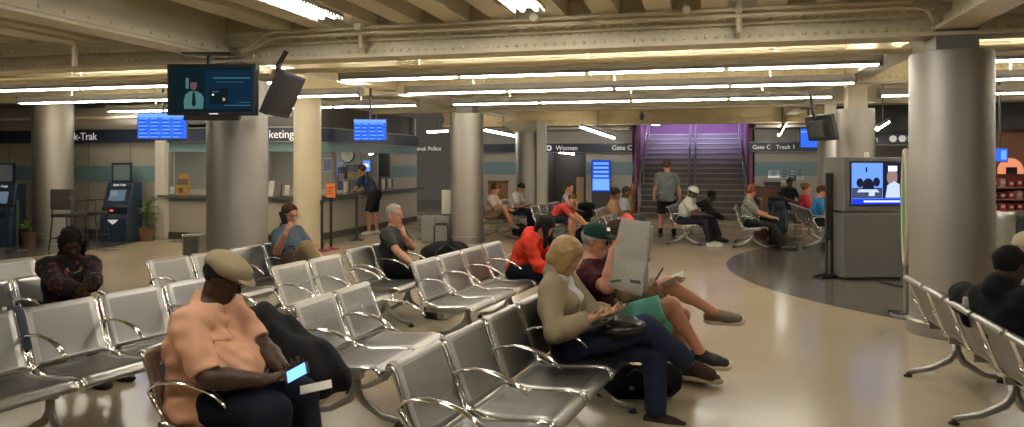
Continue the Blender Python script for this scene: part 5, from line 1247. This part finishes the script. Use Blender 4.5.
# --- woman in the beige jacket
loc, rz = seat_pos('A', 3, .30)
L = lambda px, py, d: local(loc, rz, W(px, py, d))
woman, J2 = person('woman with a blonde bob in a beige jacket and jeans, legs crossed', loc, rz, skin='pale', s=1.0, w=1.02, lw=1.0, vox=.0075, lean=R(-22), lean2=R(0), head=(-6, 28, 0), hip_z=.50, thigh=.52,
    hand_r=L(591, 318, 4.66), hand_l=L(607, 312, 4.80), elb_r=(-.5, -.5, -.8), elb_l=(-.2, .8, -.7), fr=((.8, .45, .15), (.1, .35, .9)), fl=((.8, -.4, .15), (0, -.3, .9)), curl_r=.8, curl_l=.7,
    foot_l=L(656, 414, 4.93), foot_r=L(688, 362, 4.95), knee_l=(.9, .1, .6), knee_r=(.7, -.1, .9), ft_r=(.93, .15, -.30), ft_l=(1, 0, 0),
    top='blouse', top_m=WHT, sleeve='cap', jacket=dict(m=cloth('beige_jacket', (.30, .245, .155), .08), hem=-.05, open=.05, t=.022, fold=.005), bot_m=JEAN, shoe_m=cloth('sandal_brown', (.05, .03, .022)), hair='bob', hair_m=HBL, bust=.012, brow_m=HBR, loose=.010)
phone(W(604, 322, 4.70), (.8, .1, .45), (-.6, -.2, .8), 'dark phone in the hands of the woman in the beige jacket', lit=False)
v = W(620, 326, 4.80); t = thing('handbag', 'black leather handbag on the lap of the woman in the beige jacket', 'handbag', tuple(v), rz)
soft('bag_body', [ell((0, 0, 0), (.17, .13, .055), rotm(0, R(-6), R(8)))], .012, mat('leather_black', (.012, .011, .010), rough=.35), t, noise=wrinkle(.005, 30, 4)); MB().tube([(-.14, -.06, .03), (-.06, -.13, .06), (.08, -.12, .05), (.14, -.05, .02)], .008, 6).build('strap', M_STRAP, t)

# --- man reading the newspaper
loc, rz = seat_pos('A', 4, .34, .05)
L = lambda px, py, d: local(loc, rz, W(px, py, d))
newsman, J3 = person('man in a green cap and maroon shirt reading a newspaper, teal shorts', loc, rz, skin='ruddy', s=1.02, w=1.08, lw=1.02, vox=.0075, lean=R(-14), lean2=R(0), head=(-4, 6, 0), hip_z=.51, thigh=.54,
    hand_r=L(613, 251, 5.12), hand_l=L(650, 292, 5.5), elb_r=(.5, -.8, -.9), elb_l=(.2, .8, -.6), fr=((.35, .25, .85), (.8, .5, -.2)), fl=((.6, -.4, .6), (.3, -.8, 0)), curl_r=.55, curl_l=.8,
    foot_r=L(700, 352, 5.35), foot_l=L(693, 368, 5.75), knee_r=(.6, -.1, .9), knee_l=(.8, .1, .6), ft_r=(.98, .02, -.10), ft_l=(.98, -.05, 0),
    top_m=cloth('maroon_shirt', (.060, .010, .016), .1), sleeve='short', bottom='shorts', bot_m=cloth('teal_shorts', (.15, .46, .35), .08), shoe_m=SH_BLK, sole_m=SOLE, hat='ballcap', hat_m=cloth('green_cap', (.012, .045, .035)), hair='crop', hair_m=HGR, glasses=(FRAME, LENS), brow_m=HBR, hem=-.05)
lt = MB().add([Vector(J3['Ho']) + Vector(J3['HR'] @ V3(*q)) for q in ((.085, -.03, .085), (.103, -.012, .085), (.097, -.012, .110), (.080, -.028, .110))], [(0, 1, 2, 3)]).build('cap_badge', M_LETTER, newsman)
# newspaper: two sheets folded down the middle, hinge along the left edge
def news_mat():
    m = mat('newsprint', (.42, .40, .34), rough=.9); nt = m.node_tree; b = nt.nodes['Principled BSDF']; L_ = nt.links.new
    uv = nt.nodes.new('ShaderNodeUVMap'); sp_ = nt.nodes.new('ShaderNodeSeparateXYZ'); L_(uv.outputs[0], sp_.inputs[0])
    def mth(op, a, v=None):
        n = nt.nodes.new('ShaderNodeMath'); n.operation = op
        if hasattr(a, 'is_output'): L_(a, n.inputs[0])
        else: n.inputs[0].default_value = a
        if v is not None:
            if hasattr(v, 'is_output'): L_(v, n.inputs[1])
            else: n.inputs[1].default_value = v
        return n.outputs[0]
    row = mth('LESS_THAN', mth('FRACT', mth('MULTIPLY', sp_.outputs[1], 95)), .5); colm = mth('LESS_THAN', mth('FRACT', mth('MULTIPLY', sp_.outputs[0], 12)), .86)
    nz = nt.nodes.new('ShaderNodeTexNoise'); nz.inputs['Scale'].default_value = 60; L_(uv.outputs[0], nz.inputs['Vector'])
    ink = mth('MULTIPLY', mth('MULTIPLY', row, colm), mth('GREATER_THAN', nz.outputs['Fac'], .44))
    mx = nt.nodes.new('ShaderNodeMix'); mx.data_type = 'RGBA'; mx.inputs['A'].default_value = (.43, .41, .35, 1); mx.inputs['B'].default_value = (.20, .19, .17, 1); L_(ink, mx.inputs['Factor']); L_(mx.outputs['Result'], b.inputs['Base Color']); return m
def sheet(name, TL, TR, BR, BL, bow, parent, m, th=.004, nx=10, ny=14):
    TL, TR, BR, BL = map(Vector, (TL, TR, BR, BL)); n = (TR - TL).cross(BL - TL).normalized(); vs, fs, uvs = [], [], []
    for j in range(ny + 1):
        for i in range(nx + 1):
            u, v = i / nx, j / ny; p = (TL * (1 - u) + TR * u) * (1 - v) + (BL * (1 - u) + BR * u) * v
            vs.append(p + n * (bow * math.sin(PI * u) + .018 * math.exp(-((v - .55) / .05) ** 2) + .006 * math.sin(9 * v + 4 * u))); uvs.append((u, v))
    for j in range(ny):
        for i in range(nx): a = j * (nx + 1) + i; fs.append((a, a + 1, a + nx + 2, a + nx + 1))
    me = bpy.data.meshes.new(name); me.from_pydata([tuple(v) for v in vs], [], fs); uv = me.uv_layers.new(name='UVMap')
    for l in me.loops: uv.data[l.index].uv = uvs[l.vertex_index]
    me.materials.append(m); me.polygons.foreach_set('use_smooth', [True] * len(fs)); o = link(name, me, parent); s = o.modifiers.new('thick', 'SOLIDIFY'); s.thickness = th; return o
o0 = W(630, 255, 5.1); nw = thing('newspaper', 'open grey newspaper held up by the man in the green cap', 'newspaper', tuple(o0)); rel = lambda px, py, d: W(px, py, d) - o0
sheet('front_page', rel(622, 217, 5.16), rel(651, 222, 4.98), rel(642, 297, 4.86), rel(606, 286, 5.02), .02, nw, news_mat())
sheet('back_page', rel(622, 217, 5.17), rel(653, 226, 5.42), rel(646, 296, 5.40), rel(606, 286, 5.03), -.02, nw, MATS['newsprint'])
sheet('advert', rel(610, 280.5, 4.975), rel(620, 279, 4.925), rel(620.5, 281.5, 4.925), rel(610.5, 283, 4.97), 0, nw, mat('advert_green', (.03, .10, .03)), th=.001, nx=2, ny=2)
sheet('headline', rel(630, 279, 4.885), rel(640, 281, 4.835), rel(640, 284, 4.835), rel(630, 282.5, 4.88), 0, nw, MATS['print_ink'], th=.001, nx=2, ny=2)

# --- reader hidden behind the newspaper
loc, rz = seat_pos('A', 5, .30, .06)
L = lambda px, py, d: local(loc, rz, W(px, py, d))
reader, J4 = person('person mostly hidden behind the newspaper, bare crossed leg and brown boat shoe', loc, rz, skin='ruddy', s=1.0, w=1.0, vox=.010, lean=R(-10), lean2=R(6), head=(0, 24, 0), hip_z=.51, thigh=.52,
    hand_r=L(652, 290, 5.75), hand_l=L(668, 284, 5.95), fr=((.8, .3, .25), (0, .4, .9)), fl=((.8, -.3, .2), (0, 0, 1)), curl_r=.7, curl_l=.7, foot_r=L(714, 312, 5.7), foot_l=(.50, .12, .09), knee_r=(.6, -.2, .9), ft_r=(.97, -.05, .03),
    top_m=BLK, sleeve='short', bottom='shorts', bot_m=KHAKI, shoe_m=SH_BRN, sole_m=SOLE, hair='short', hair_m=HBR)
v = W(670, 283, 5.66); t = thing('open_book', 'open magazine held by the reader behind the newspaper', 'magazine', tuple(v), rz)
for g in (-1, 1): o = MB().box((.0, 0, 0), (.20, .15, .008)).build('page', mat('page', (.45, .43, .38), rough=.8), t); o.location = (0, g * .073, .018); o.rotation_euler = (R(g * 14), R(-28), 0)
o = tag(MB().tube([(0, 0, 0), (.06, .01, .10)], .006, 8).build('pen', M_BLACK), 'thin pen held above the open magazine', 'pen'); o.location = W(655, 281, 5.6)
v = W(688, 384, 5.35); 
v = Vector((-.42, 5.55, 0)); t = thing('floor_bag', 'black bag slumped on the floor under the front bench', 'bag', (v.x, v.y, 0), R(-10))
soft('bag_body', [ell((0, 0, .09), (.24, .17, .12)), ell((-.22, -.10, .06), (.20, .13, .085)), ell((.16, .02, .13), (.10, .10, .10))], .014, M_BAG, t, k=.08, noise=wrinkle(.012, 24, 6), cuts=[(V3(0, 0, .003), V3(0, 0, -1))])
MB().tube([(-.1, -.1, .14), (-.02, -.16, .22), (.1, -.12, .2), (.14, -.06, .12)], .012, 6).build('strap', M_STRAP, t); MB().sphere((-.05, -.17, .09), (.035, .02, .02), 10).build('buckle', mat('buckle_grey', (.25, .25, .25), rough=.3), t)

# --- woman in red hoodie
loc, rz = seat_pos('B3', 3, .34)
person('woman with long dark hair in a red hooded top, hunched forward', loc, rz, skin='tan', s=.95, w=1.05, vox=.010, lean=R(22), lean2=R(42), head=(0, 42, 0), hand_r=(.50, -.08, .52), hand_l=(.50, .10, .52), foot_r=(.40, -.10, .085), foot_l=(.42, .12, .085), top='hooded_top', top_m=cloth('red_hoodie', (.62, .045, .025), .1), sleeve='long', bot_m=NAVY, shoe_m=SH_BLK, hair='long', hair_m=HB, loose=.024, fold=.008,
       extra_top=lambda J: [ell(J['N'] - J['fv'] * .07 - J['up2'] * .02, (.07, .11, .08), k=.04)])
# --- grey-haired man, hand at his chin
loc, rz = seat_pos('C3', 1, .20)
L = lambda px, py, d: local(loc, rz, W(px, py, d))
person('grey-haired man in a dark grey t-shirt resting his chin on his hand', loc, rz, skin='ruddy', s=1.0, w=1.1, lw=1.0, vox=.009, lean=R(-12), lean2=R(2), head=(-12, -2, 0), hand_l=L(404, 236, 8.15), hand_r=L(420, 272, 7.8), elb_l=(.6, .3, -.9), elb_r=(-.3, -.6, -.8), fl=((-.15, -.2, .95), (-.9, .2, 0)), fr=((.9, .3, 0), (0, 0, -1)), curl_l=.9, curl_r=.3, foot_r=(.46, -.10, .085), foot_l=(.44, .14, .085),
       top_m=cloth('charcoal_tee', (.045, .048, .046), .1), sleeve='short', bot_m=BLK, shoe_m=SH_BLK, hair='thin', hair_m=HGR, brow_m=HGR)
# --- man on the phone
loc, rz = seat_pos('D2', 3, .22)
L = lambda px, py, d: local(loc, rz, W(px, py, d))
b_, J5 = person('man in a slate blue polo holding a phone to his ear', loc, rz, skin='ruddy', s=1.0, w=1.1, vox=.009, lean=R(-14), lean2=R(-2), head=(-14, 10, 0), hand_r=L(285, 235, 8.0), hand_l=(.36, .10, .58), elb_r=(.4, -.7, -.9), fr=((.25, .25, .9), (.2, .95, -.1)), curl_r=.55, foot_r=(.52, -.06, .42), foot_l=(.44, .14, .085), knee_r=(.6, -.3, .9), ft_r=(.7, .6, -.2),
       top_m=cloth('slate_polo', (.060, .085, .115), .1), sleeve='short', bottom='long', bot_m=KHAKI, shoe_m=SH_BRN, hair='crop', hair_m=HBR, collar=True, glasses=(FRAME, M_GLASS), brow_m=HBR)
phone(Vector(J5['w'](J5['Ho'] + J5['HR'] @ V3(.02, -.098, -.03))), (.3, .1, -.9), (0, 1, 0), 'phone at the ear of the man in the slate polo', lit=False)
# --- woman in dark floral clothes
loc, rz = seat_pos('D1', 2, .30)
L = lambda px, py, d: local(loc, rz, W(px, py, d))
def floral():
    m = cloth('floral_black', (.012, .010, .011)); nt = m.node_tree; b = nt.nodes['Principled BSDF']; tc = nt.nodes.new('ShaderNodeTexCoord'); vo = nt.nodes.new('ShaderNodeTexVoronoi'); vo.inputs['Scale'].default_value = 22; nt.links.new(tc.outputs['Object'], vo.inputs['Vector'])
    r = nt.nodes.new('ShaderNodeValToRGB'); r.color_ramp.elements[0].position = .22; r.color_ramp.elements[0].color = (.16, .02, .02, 1); r.color_ramp.elements[1].position = .34; r.color_ramp.elements[1].color = (.012, .010, .011, 1); nt.links.new(vo.outputs['Distance'], r.inputs[0]); nt.links.new(r.outputs[0], b.inputs['Base Color']); return m
FLOR = floral()
fw, J6 = person('woman with braided dark hair in a black floral top looking down', loc, rz, skin='dark', s=.95, w=1.12, vox=.009, lean=R(-2), lean2=R(12), head=(-35, 30, 0), twist=R(-18), hand_r=L(80, 291, 5.55), hand_l=L(92, 287, 5.6), fr=((.6, .5, .4), (0, .3, .9)), fl=((.6, -.5, .4), (0, -.3, .9)), curl_r=.8, curl_l=.8, top='blouse', top_m=FLOR, sleeve='long', bottom='skirt', bot_m=cloth('coral_skirt', (.50, .10, .07)), shoe_m=SH_BLK, hair='braids', hair_m=HB, bust=.01, loose=.020, brow_m=HB)
phone(Vector(W(88, 281, 5.5)), (.5, .2, .8), (-.8, -.3, .5), 'dark phone held by the woman in floral clothes', lit=False)
nb = MB().tube([J6['N'] + J6['fv'] * .10 + J6['sv'] * (.055 * math.cos(a)) - J6['up2'] * (.03 + .045 * math.sin(a)) for a in np.linspace(0, PI, 9)], .013, 8).build('necklace', mat('necklace_gold', (.55, .42, .18), rough=.3, metal=.8), fw, smooth=True)
for g in (1, -1): MB().tube([J6['Ho'] + J6['HR'] @ V3(.0 + .022 * math.cos(a), g * .092, -.062 + .026 * math.sin(a)) for a in np.linspace(0, 2 * PI, 13)], .004, 6).build('earring', MATS['necklace_gold'], fw)
v = BEN['D1'][0] @ Vector((.30, 1.55 * PITCH, .43)); t = thing('water_bottle', 'clear water bottle on the seat beside the woman in floral clothes', 'bottle', tuple(v)); MB().lathe([(.03, 0), (.032, .02), (.032, .14), (.014, .18), (.014, .195)], (0, 0, 0), 16).build('bottle_body', mat('bottle_clear', (.35, .38, .40), rough=.1), t, smooth=True); MB().cyl((0, 0, .195), (0, 0, .215), .016, n=12).build('bottle_cap', M_WHITE, t)

# --- right edge: black jacket man and the one beyond
loc, rz = seat_pos('R', 2, .35, .27)
L = lambda px, py, d: local(loc, rz, W(px, py, d))
person('person in a black jacket at the right edge, elbow over the seat back', loc, rz, skin='dark', s=1.0, w=1.15, lw=1.15, vox=.009, hip_z=.50, lean=R(-30), lean2=R(-14), twist=R(24), head=(30, 18, 0), hand_l=L(976, 320, 4.75), elb_l=(-.15, 1, -.1), fl=((.2, -.6, -.7), (1, 0, 0)), curl_l=.6, hand_r=(.36, -.06, .58), top='inner_shirt', top_m=BLK, sleeve='long', jacket=dict(m=cloth('jacket_black2', (.008, .008, .009), .2), t=.030, open=.04, fold=.008), bot_m=BLK, shoe_m=SH_BLK, hair='crop', hair_m=HB)
v = W(968, 304, 4.72)
o = tag(soft('white_glove', [ell((0, 0, 0), (.018, .030, .035)), ell((.0, .018, .028), (.014, .014, .02)), ell((0, -.012, .034), (.014, .014, .022)), ell((0, .026, -.01), (.014, .014, .02)), ell((0, -.02, -.028), (.014, .016, .02))], .006, mat('white_print', (.50, .48, .42), rough=.7), k=.012), 'crumpled white tissue at the cuff of the black jacket', 'tissue'); o.location = v; o.rotation_euler = (0, 0, YAW + R(90))
loc, rz = seat_pos('R', 4, .40, .0)
person('person in a pale blue shirt and cream cap leaning forward beyond the black jacket', loc, rz, skin='pale', s=1.0, w=1.1, vox=.010, lean=R(14), lean2=R(22), head=(-10, 20, 0), hand_r=(.45, -.08, .56), hand_l=(.45, .1, .56), top_m=cloth('pale_blue_shirt', (.30, .35, .50), .06), sleeve='short', bot_m=NAVY, shoe_m=SH_BLK, hat='skullcap', hat_m=cloth('cream_cap', (.50, .42, .28)))

# --- man at the ticket counter
person('man in a navy shirt and dark shorts leaning on the ticket counter', (-7.50, 16.15, 0), R(176), skin='tan', standing=True, s=1.0, w=1.05, vox=.013, lean=R(30), lean2=R(40), head=(0, 10, 0), hand_r=(.52, -.14, 1.02), hand_l=(.52, .16, 1.02), elb_r=(0, -.6, -.6), elb_l=(0, .6, -.6), hip_z=.93, foot_r=(.0, -.13, .085), foot_l=(.08, .12, .085), top_m=cloth('navy_shirt', (.018, .028, .060)), sleeve='short', bottom='shorts', bot_m=BLK, shoe_m=SH_WHT, hair='short', hair_m=HBR, face=False)
# --- far seats
def far(label, key, i, **kw):
    loc, rz = seat_pos(key, i, kw.pop('hx', .28), kw.pop('dy', 0)); rz += kw.pop('turn', 0)
    return person(label, loc, rz, vox=kw.pop('vox', .013), **kw)
far('man in a white polo and khaki shorts seated beside the luggage column', 'F1', 0, skin='ruddy', lean=R(2), lean2=R(14), head=(-10, 30, 0), hand_r=(.40, -.05, .66), hand_l=(.42, .08, .66), foot_r=(.50, -.02, .34), foot_l=(.44, .12, .085), knee_r=(.6, -.3, .9), ft_r=(.8, .5, -.2), top_m=cloth('cream_polo', (.62, .52, .44)), bottom='shorts', bot_m=KHAKI, shoe_m=SH_BRN, hair='short', hair_m=HBR)
far('man in a white t-shirt bent over a pale newspaper on his lap', 'F1', 3, skin='tan', lean=R(2), lean2=R(24), head=(-12, 40, 0), hand_r=(.36, -.08, .66), hand_l=(.38, .12, .66), top_m=WHT, bot_m=NAVY, shoe_m=SH_BLK, hair='crop', hair_m=HB)
pl_, rz_ = seat_pos('F1', 3, .62); t = thing('folded_paper', 'pale lilac paper on the lap of the man in the white t-shirt', 'paper', (pl_[0], pl_[1] - .12, .68), rz_); MB().box((0, 0, 0), (.30, .34, .02)).build('sheet', mat('lilac_paper', (.38, .38, .52)), t, bevel=.004).rotation_euler = (0, R(-18), 0)
far('man in a red t-shirt bending forward towards a bag on the floor', 'F2', 1, skin='ruddy', dy=-.22, lean=R(40), lean2=R(62), head=(0, 30, 0), hand_r=(.74, -.10, .38), hand_l=(.76, .10, .38), hx=.32, elb_r=(0, -.6, -.4), elb_l=(0, .6, -.4), top_m=cloth('red_tee', (.42, .05, .045)), bottom='shorts', bot_m=NAVY, shoe_m=SH_BLK, hair='thin', hair_m=HBR)
pl_, rz_ = seat_pos('F2', 1, 1.0); t = thing('black_bag', 'black soft bag on the floor before the bending man in red', 'bag', (pl_[0], pl_[1] - .05, 0), rz_); soft('bag_body', [ell((0, 0, .17), (.22, .26, .19)), ell((.05, .1, .1), (.2, .2, .12))], .02, M_BAG, t, k=.06, noise=wrinkle(.012, 22, 12), cuts=[(V3(0, 0, .004), V3(0, 0, -1))]); MB().tube([(-.1, 0, .3), (-.05, 0, .42), (.05, 0, .42), (.1, 0, .3)], .012, 6).build('handle', M_STRAP, t)
far('man in a pale striped shirt with a black bag on his knees', 'F2', 3, skin='ruddy', lean=R(0), lean2=R(6), head=(-16, 6, 0), hand_r=(.42, -.10, .66), hand_l=(.42, .12, .66), top_m=cloth('pale_striped', (.33, .34, .40)), sleeve='short', bot_m=BLK, shoe_m=SH_BLK, hair='short', hair_m=HBR)
pl_, rz_ = seat_pos('F2', 3, .72); t = thing('lap_bag', 'black bag on the knees of the man in the pale shirt', 'bag', (pl_[0], pl_[1], .62), rz_); soft('bag_body', [ell((0, 0, .09), (.20, .26, .10)), ell((.05, 0, -.08), (.10, .22, .12))], .02, M_BAG, t, k=.06, noise=wrinkle(.012, 22, 13)); MB().tube([(-.06, -.1, .16), (0, 0, .24), (.06, .1, .16)], .012, 6).build('handle', M_STRAP, t)
far('person with dark hair in a brown top seated left of the stairs', 'F3', 0, skin='brown', s=.96, lean=R(0), lean2=R(10), head=(-20, 20, 0), top_m=cloth('brown_top', (.16, .085, .05)), sleeve='short', bot_m=NAVY, shoe_m=SH_BLK, hair='bun', hair_m=HB)
far('person in a grey patterned shirt seated nearest the stairs', 'F3', 2, skin='brown', s=.96, lean=R(4), lean2=R(12), head=(0, 20, 0), top_m=cloth('grey_pattern', (.30, .30, .33), .5), sleeve='short', bot_m=JEAN, shoe_m=SH_BLK, hair='crop', hair_m=HB)
far('man in a white t-shirt and white cap seated before the stairs', 'F4', 0, skin='dark', lean=R(10), lean2=R(24), head=(-8, 30, 0), hx=.30, hand_r=(.44, -.06, .62), hand_l=(.46, .10, .62), foot_r=(.56, -.10, .085), foot_l=(.58, .12, .085), top_m=WHT, sleeve='short', bot_m=NAVY, shoe_m=SH_WHT, sole_m=SH_WHT, hair='crop', hair_m=HB, hat='skullcap', hat_m=WHT, loose=.022)
far('person in dark clothes leaning forward just behind the man in the white cap', 'F4', 2, skin='dark', lean=R(36), lean2=R(56), head=(0, 30, 0), hx=.36, hand_r=(.66, -.06, .48), hand_l=(.66, .10, .48), foot_r=(.58, -.10, .085), top_m=BLK, sleeve='long', bot_m=NAVY, shoe_m=SH_BLK, hair='crop', hair_m=HB)
pl_, rz_ = seat_pos('F4', 1, .50); t = thing('tan_bag', 'tan bag on the seat between the white cap man and his neighbour', 'bag', (pl_[0], pl_[1], .43), rz_); soft('bag_body', [ell((0, 0, .16), (.13, .12, .17))], .018, cloth('tan_bag', (.25, .17, .09)), t, noise=wrinkle(.008, 24, 14), cuts=[(V3(0, 0, .006), V3(0, 0, -1))]); MB().tube([(-.06, 0, .30), (0, 0, .40), (.06, 0, .30)], .010, 6).build('handle', M_STRAP, t)
def plaid():
    m = cloth('plaid', (.16, .17, .18)); nt = m.node_tree; b = nt.nodes['Principled BSDF']; tc = nt.nodes.new('ShaderNodeTexCoord'); ck2 = nt.nodes.new('ShaderNodeTexChecker'); ck2.inputs['Scale'].default_value = 26; ck2.inputs['Color1'].default_value = (.10, .12, .14, 1); ck2.inputs['Color2'].default_value = (.26, .25, .25, 1); nt.links.new(tc.outputs['Object'], ck2.inputs['Vector']); nt.links.new(ck2.outputs[0], b.inputs['Base Color']); return m
far('person in a grey plaid shirt slumped on a bench right of the stairs', 'F5', 0, skin='ruddy', lean=R(-6), lean2=R(4), head=(30, 16, 0), dy=.05, hand_r=(.40, -.06, .62), hand_l=(.40, .10, .62), foot_r=(.66, -.08, .085), foot_l=(.70, .10, .085), top_m=plaid(), sleeve='short', bot_m=BLK, shoe_m=SH_BLK, hair='short', hair_m=HRED, loose=.026)
far('person with auburn hair in a brown top behind the plaid shirt', 'F5', 2, skin='tan', lean=R(-4), lean2=R(6), head=(10, 10, 0), top_m=cloth('rust_top', (.20, .07, .04)), sleeve='short', bot_m=NAVY, shoe_m=SH_BLK, hair='long', hair_m=HRED)
far('person in a red t-shirt seated by the narrow right column', 'F6', 4, skin='ruddy', lean=R(-4), lean2=R(8), head=(-20, 10, 0), top_m=cloth('crimson_tee', (.40, .03, .05)), sleeve='short', bot_m=NAVY, shoe_m=SH_BLK, hair='bun', hair_m=HRED)
far('person in a bright blue t-shirt seated by the right columns', 'F6', 1, skin='tan', lean=R(-2), lean2=R(12), head=(-10, 18, 0), top_m=cloth('bright_blue_tee', (.03, .16, .42)), sleeve='short', bot_m=NAVY, shoe_m=SH_BLK, hair='short', hair_m=HBR)
gs = G(667, 237.5)
person('tall man standing with his back turned in a grey t-shirt and black shorts', (gs.x, gs.y, 0), R(93), skin='ruddy', standing=True, s=1.0, w=1.25, lw=1.1, vox=.012, lean=R(2), lean2=R(4), head=(0, 4, 0), hand_r=(.06, -.30, .80), hand_l=(.06, .30, .80), foot_r=(-.02, -.15, .085), foot_l=(.04, .15, .085), top_m=cloth('heather_tee', (.13, .15, .155)), sleeve='short', bottom='shorts', bot_m=BLK, socks=BLK, shoe_m=SH_BLK, hair='short', hair_m=HBR, loose=.022, hem=-.10, face=False)
# man on the far stool
p = W(789, HZ, 21.3); t = thing('wooden_stool', 'pale wooden stool beside the far seated man right of the stairs', 'stool', (p.x + .42, p.y - .5, 0)); 
MB().cyl((0, 0, .62), (0, 0, .66), .17, n=20).build('seat', mat('stool_wood', (.45, .34, .20), rough=.5), t)
for k in range(4): MB().cyl((.12 * math.cos(PI / 4 + k * PI / 2), .12 * math.sin(PI / 4 + k * PI / 2), .62), (.20 * math.cos(PI / 4 + k * PI / 2), .20 * math.sin(PI / 4 + k * PI / 2), 0), .018, n=8).build('leg', MATS['stool_wood'], t)
MB().tube([(.16 * math.cos(PI / 4 + k * PI / 2), .16 * math.sin(PI / 4 + k * PI / 2), .25) for k in range(5)], .012, 6).build('rung', MATS['stool_wood'], t)
stl = thing('black_chair', 'black chair under the far seated man by the notices', 'chair', (p.x, p.y, 0), R(-60)); MB().bx(-.22, .22, -.22, .22, .41, .44).build('seat', M_BLACK, stl, bevel=.01); MB().bx(-.24, -.20, -.22, .22, .50, .85).build('backrest', M_BLACK, stl, bevel=.01)
for sx in (-1, 1):
    for sy in (-1, 1): MB().cyl((sx * .2, sy * .2, 0), (sx * .2, sy * .2, .85 if sx < 0 else .42), .014, n=8).build('leg', M_BLACK, stl)
person('far man in black seated beside the wooden stool under the notices', (p.x, p.y, 0), R(-60), skin='brown', s=1.0, w=1.1, vox=.014, lean=R(-4), lean2=R(6), head=(10, 8, 0), top_m=BLK, sleeve='short', bot_m=BLK, shoe_m=SH_BLK, hair='crop', hair_m=HB, face=False)

# luggage among the far seats
g = G(777, 247); t = thing('hiking_backpack', 'tall dark blue backpack standing on the floor right of the plaid shirt', 'backpack', (g.x, g.y + .25, 0), YAW)
soft('pack_body', [ell((0, 0, .42), (.19, .17, .40)), ell((0, -.03, .86), (.16, .15, .17)), ell((.02, -.12, .36), (.13, .10, .22))], .018, cloth('pack_navy', (.015, .022, .032), .2), t, k=.06, noise=wrinkle(.010, 22, 15), cuts=[(V3(0, 0, .004), V3(0, 0, -1))])
soft('top_lid', [ell((0, -.03, .97), (.17, .16, .07))], .018, cloth('pack_black', (.010, .010, .012)), t); MB().tube([(.10, -.16, .86), (.17, -.22, .6), (.15, -.2, .3)], .018, 8).tube([(-.10, -.16, .86), (-.17, -.2, .6), (-.15, -.18, .3)], .018, 8).build('strap', cloth('strap_teal', (.02, .06, .08)), t)
g = G(762, 246); t = thing('suitcase', 'coral pink suitcase with a pale pull handle before the desk', 'suitcase', (g.x, g.y + .9, 0), YAW)
MB().bx(-.17, .17, -.11, .11, .05, .60).build('shell', mat('coral_shell', (.55, .20, .15), rough=.5), t, bevel=.04, seg=3); MB().tube([(-.10, .08, .55), (-.10, .08, .90), (-.08, .08, .93), (.08, .08, .93), (.10, .08, .90), (.10, .08, .55)], .013, 8).build('pull_handle', M_CHROME, t, smooth=True)
for xx in (-.12, .12): MB().cyl((xx - .015, 0, .03), (xx + .015, 0, .03), .03, n=12).build('wheel', M_RUBBER, t)
g = G(770, 244); t = thing('red_bag', 'dark red bag between the pink suitcase and the backpack', 'bag', (g.x + .16, g.y + .62, 0), YAW); soft('bag_body', [ell((0, 0, .40), (.15, .15, .24)), ell((0, 0, .2), (.16, .16, .2))], .02, cloth('dark_red', (.14, .02, .025)), t, k=.05, noise=wrinkle(.010, 22, 16), cuts=[(V3(0, 0, .004), V3(0, 0, -1))]); MB().tube([(-.06, 0, .60), (0, 0, .72), (.06, 0, .60)], .010, 6).build('handle', M_STRAP, t)
v = BEN['F7'][0] @ Vector((.30, 1.0 * PITCH, .43)); t = thing('coral_backpack', 'bright coral backpack on the bench behind the newspaper', 'backpack', tuple(v), R(-10)); soft('pack_body', [ell((0, 0, .20), (.13, .16, .20)), ell((.06, 0, .14), (.10, .12, .13))], .014, cloth('coral_cloth', (.70, .10, .10), .05), t, k=.05, noise=wrinkle(.008, 22, 17), cuts=[(V3(0, 0, .006), V3(0, 0, -1))]); MB().tube([(-.04, -.04, .38), (0, 0, .45), (.0, .05, .38)], .010, 6).build('handle', M_STRAP, t)
v = BEN['F7'][0] @ Vector((.30, 1.7 * PITCH, .43)); t = thing('red_pouch', 'dark red bag beside the coral backpack', 'bag', tuple(v), R(-10)); soft('bag_body', [ell((0, 0, .13), (.10, .10, .14))], .014, MATS['dark_red'], t, noise=wrinkle(.006, 22, 18), cuts=[(V3(0, 0, .006), V3(0, 0, -1))]); MB().tube([(-.04, 0, .24), (0, 0, .30), (.04, 0, .24)], .008, 6).build('handle', M_STRAP, t)
pl_, rz_ = seat_pos('F1', 0, .80); t = thing('dark_bag', 'dark bag on the floor at the feet of the man in khaki shorts', 'bag', (pl_[0] + .1, pl_[1] + .25, 0), rz_); soft('bag_body', [ell((0, 0, .16), (.22, .18, .17))], .02, M_BAG, t, noise=wrinkle(.012, 22, 19), cuts=[(V3(0, 0, .004), V3(0, 0, -1))]); MB().tube([(-.08, 0, .28), (0, 0, .40), (.08, 0, .28)], .010, 6).build('handle', M_STRAP, t)

# ------------------------------------------------------------------ camera, world, look
cam = bpy.data.cameras.new('camera'); co = bpy.data.objects.new('camera', cam); COL.objects.link(co)
co.location = (0, 0, CAMH); co.rotation_euler = (PI / 2, 0, YAW)
cam.sensor_fit = 'HORIZONTAL'; cam.sensor_width = 36; cam.lens = 36 * FPX / 1024; cam.shift_y = -(213.5 - HZ) / 1024; cam.clip_start = .05
SC.camera = co
w = bpy.data.worlds.new('world'); SC.world = w; w.use_nodes = True; w.node_tree.nodes['Background'].inputs[0].default_value = (.9, .8, .65, 1); w.node_tree.nodes['Background'].inputs[1].default_value = .05
SC.view_settings.view_transform = 'Standard'; SC.view_settings.look = 'None'; SC.view_settings.gamma = 1; SC.view_settings.use_curve_mapping = False
SC.view_settings.exposure = 0.55
try:
    SC.cycles.use_denoising = True; SC.cycles.max_bounces = 8; SC.cycles.transparent_max_bounces = 12; SC.cycles.sample_clamp_indirect = 6; SC.cycles.caustics_reflective = False; SC.cycles.caustics_refractive = False
except Exception: pass
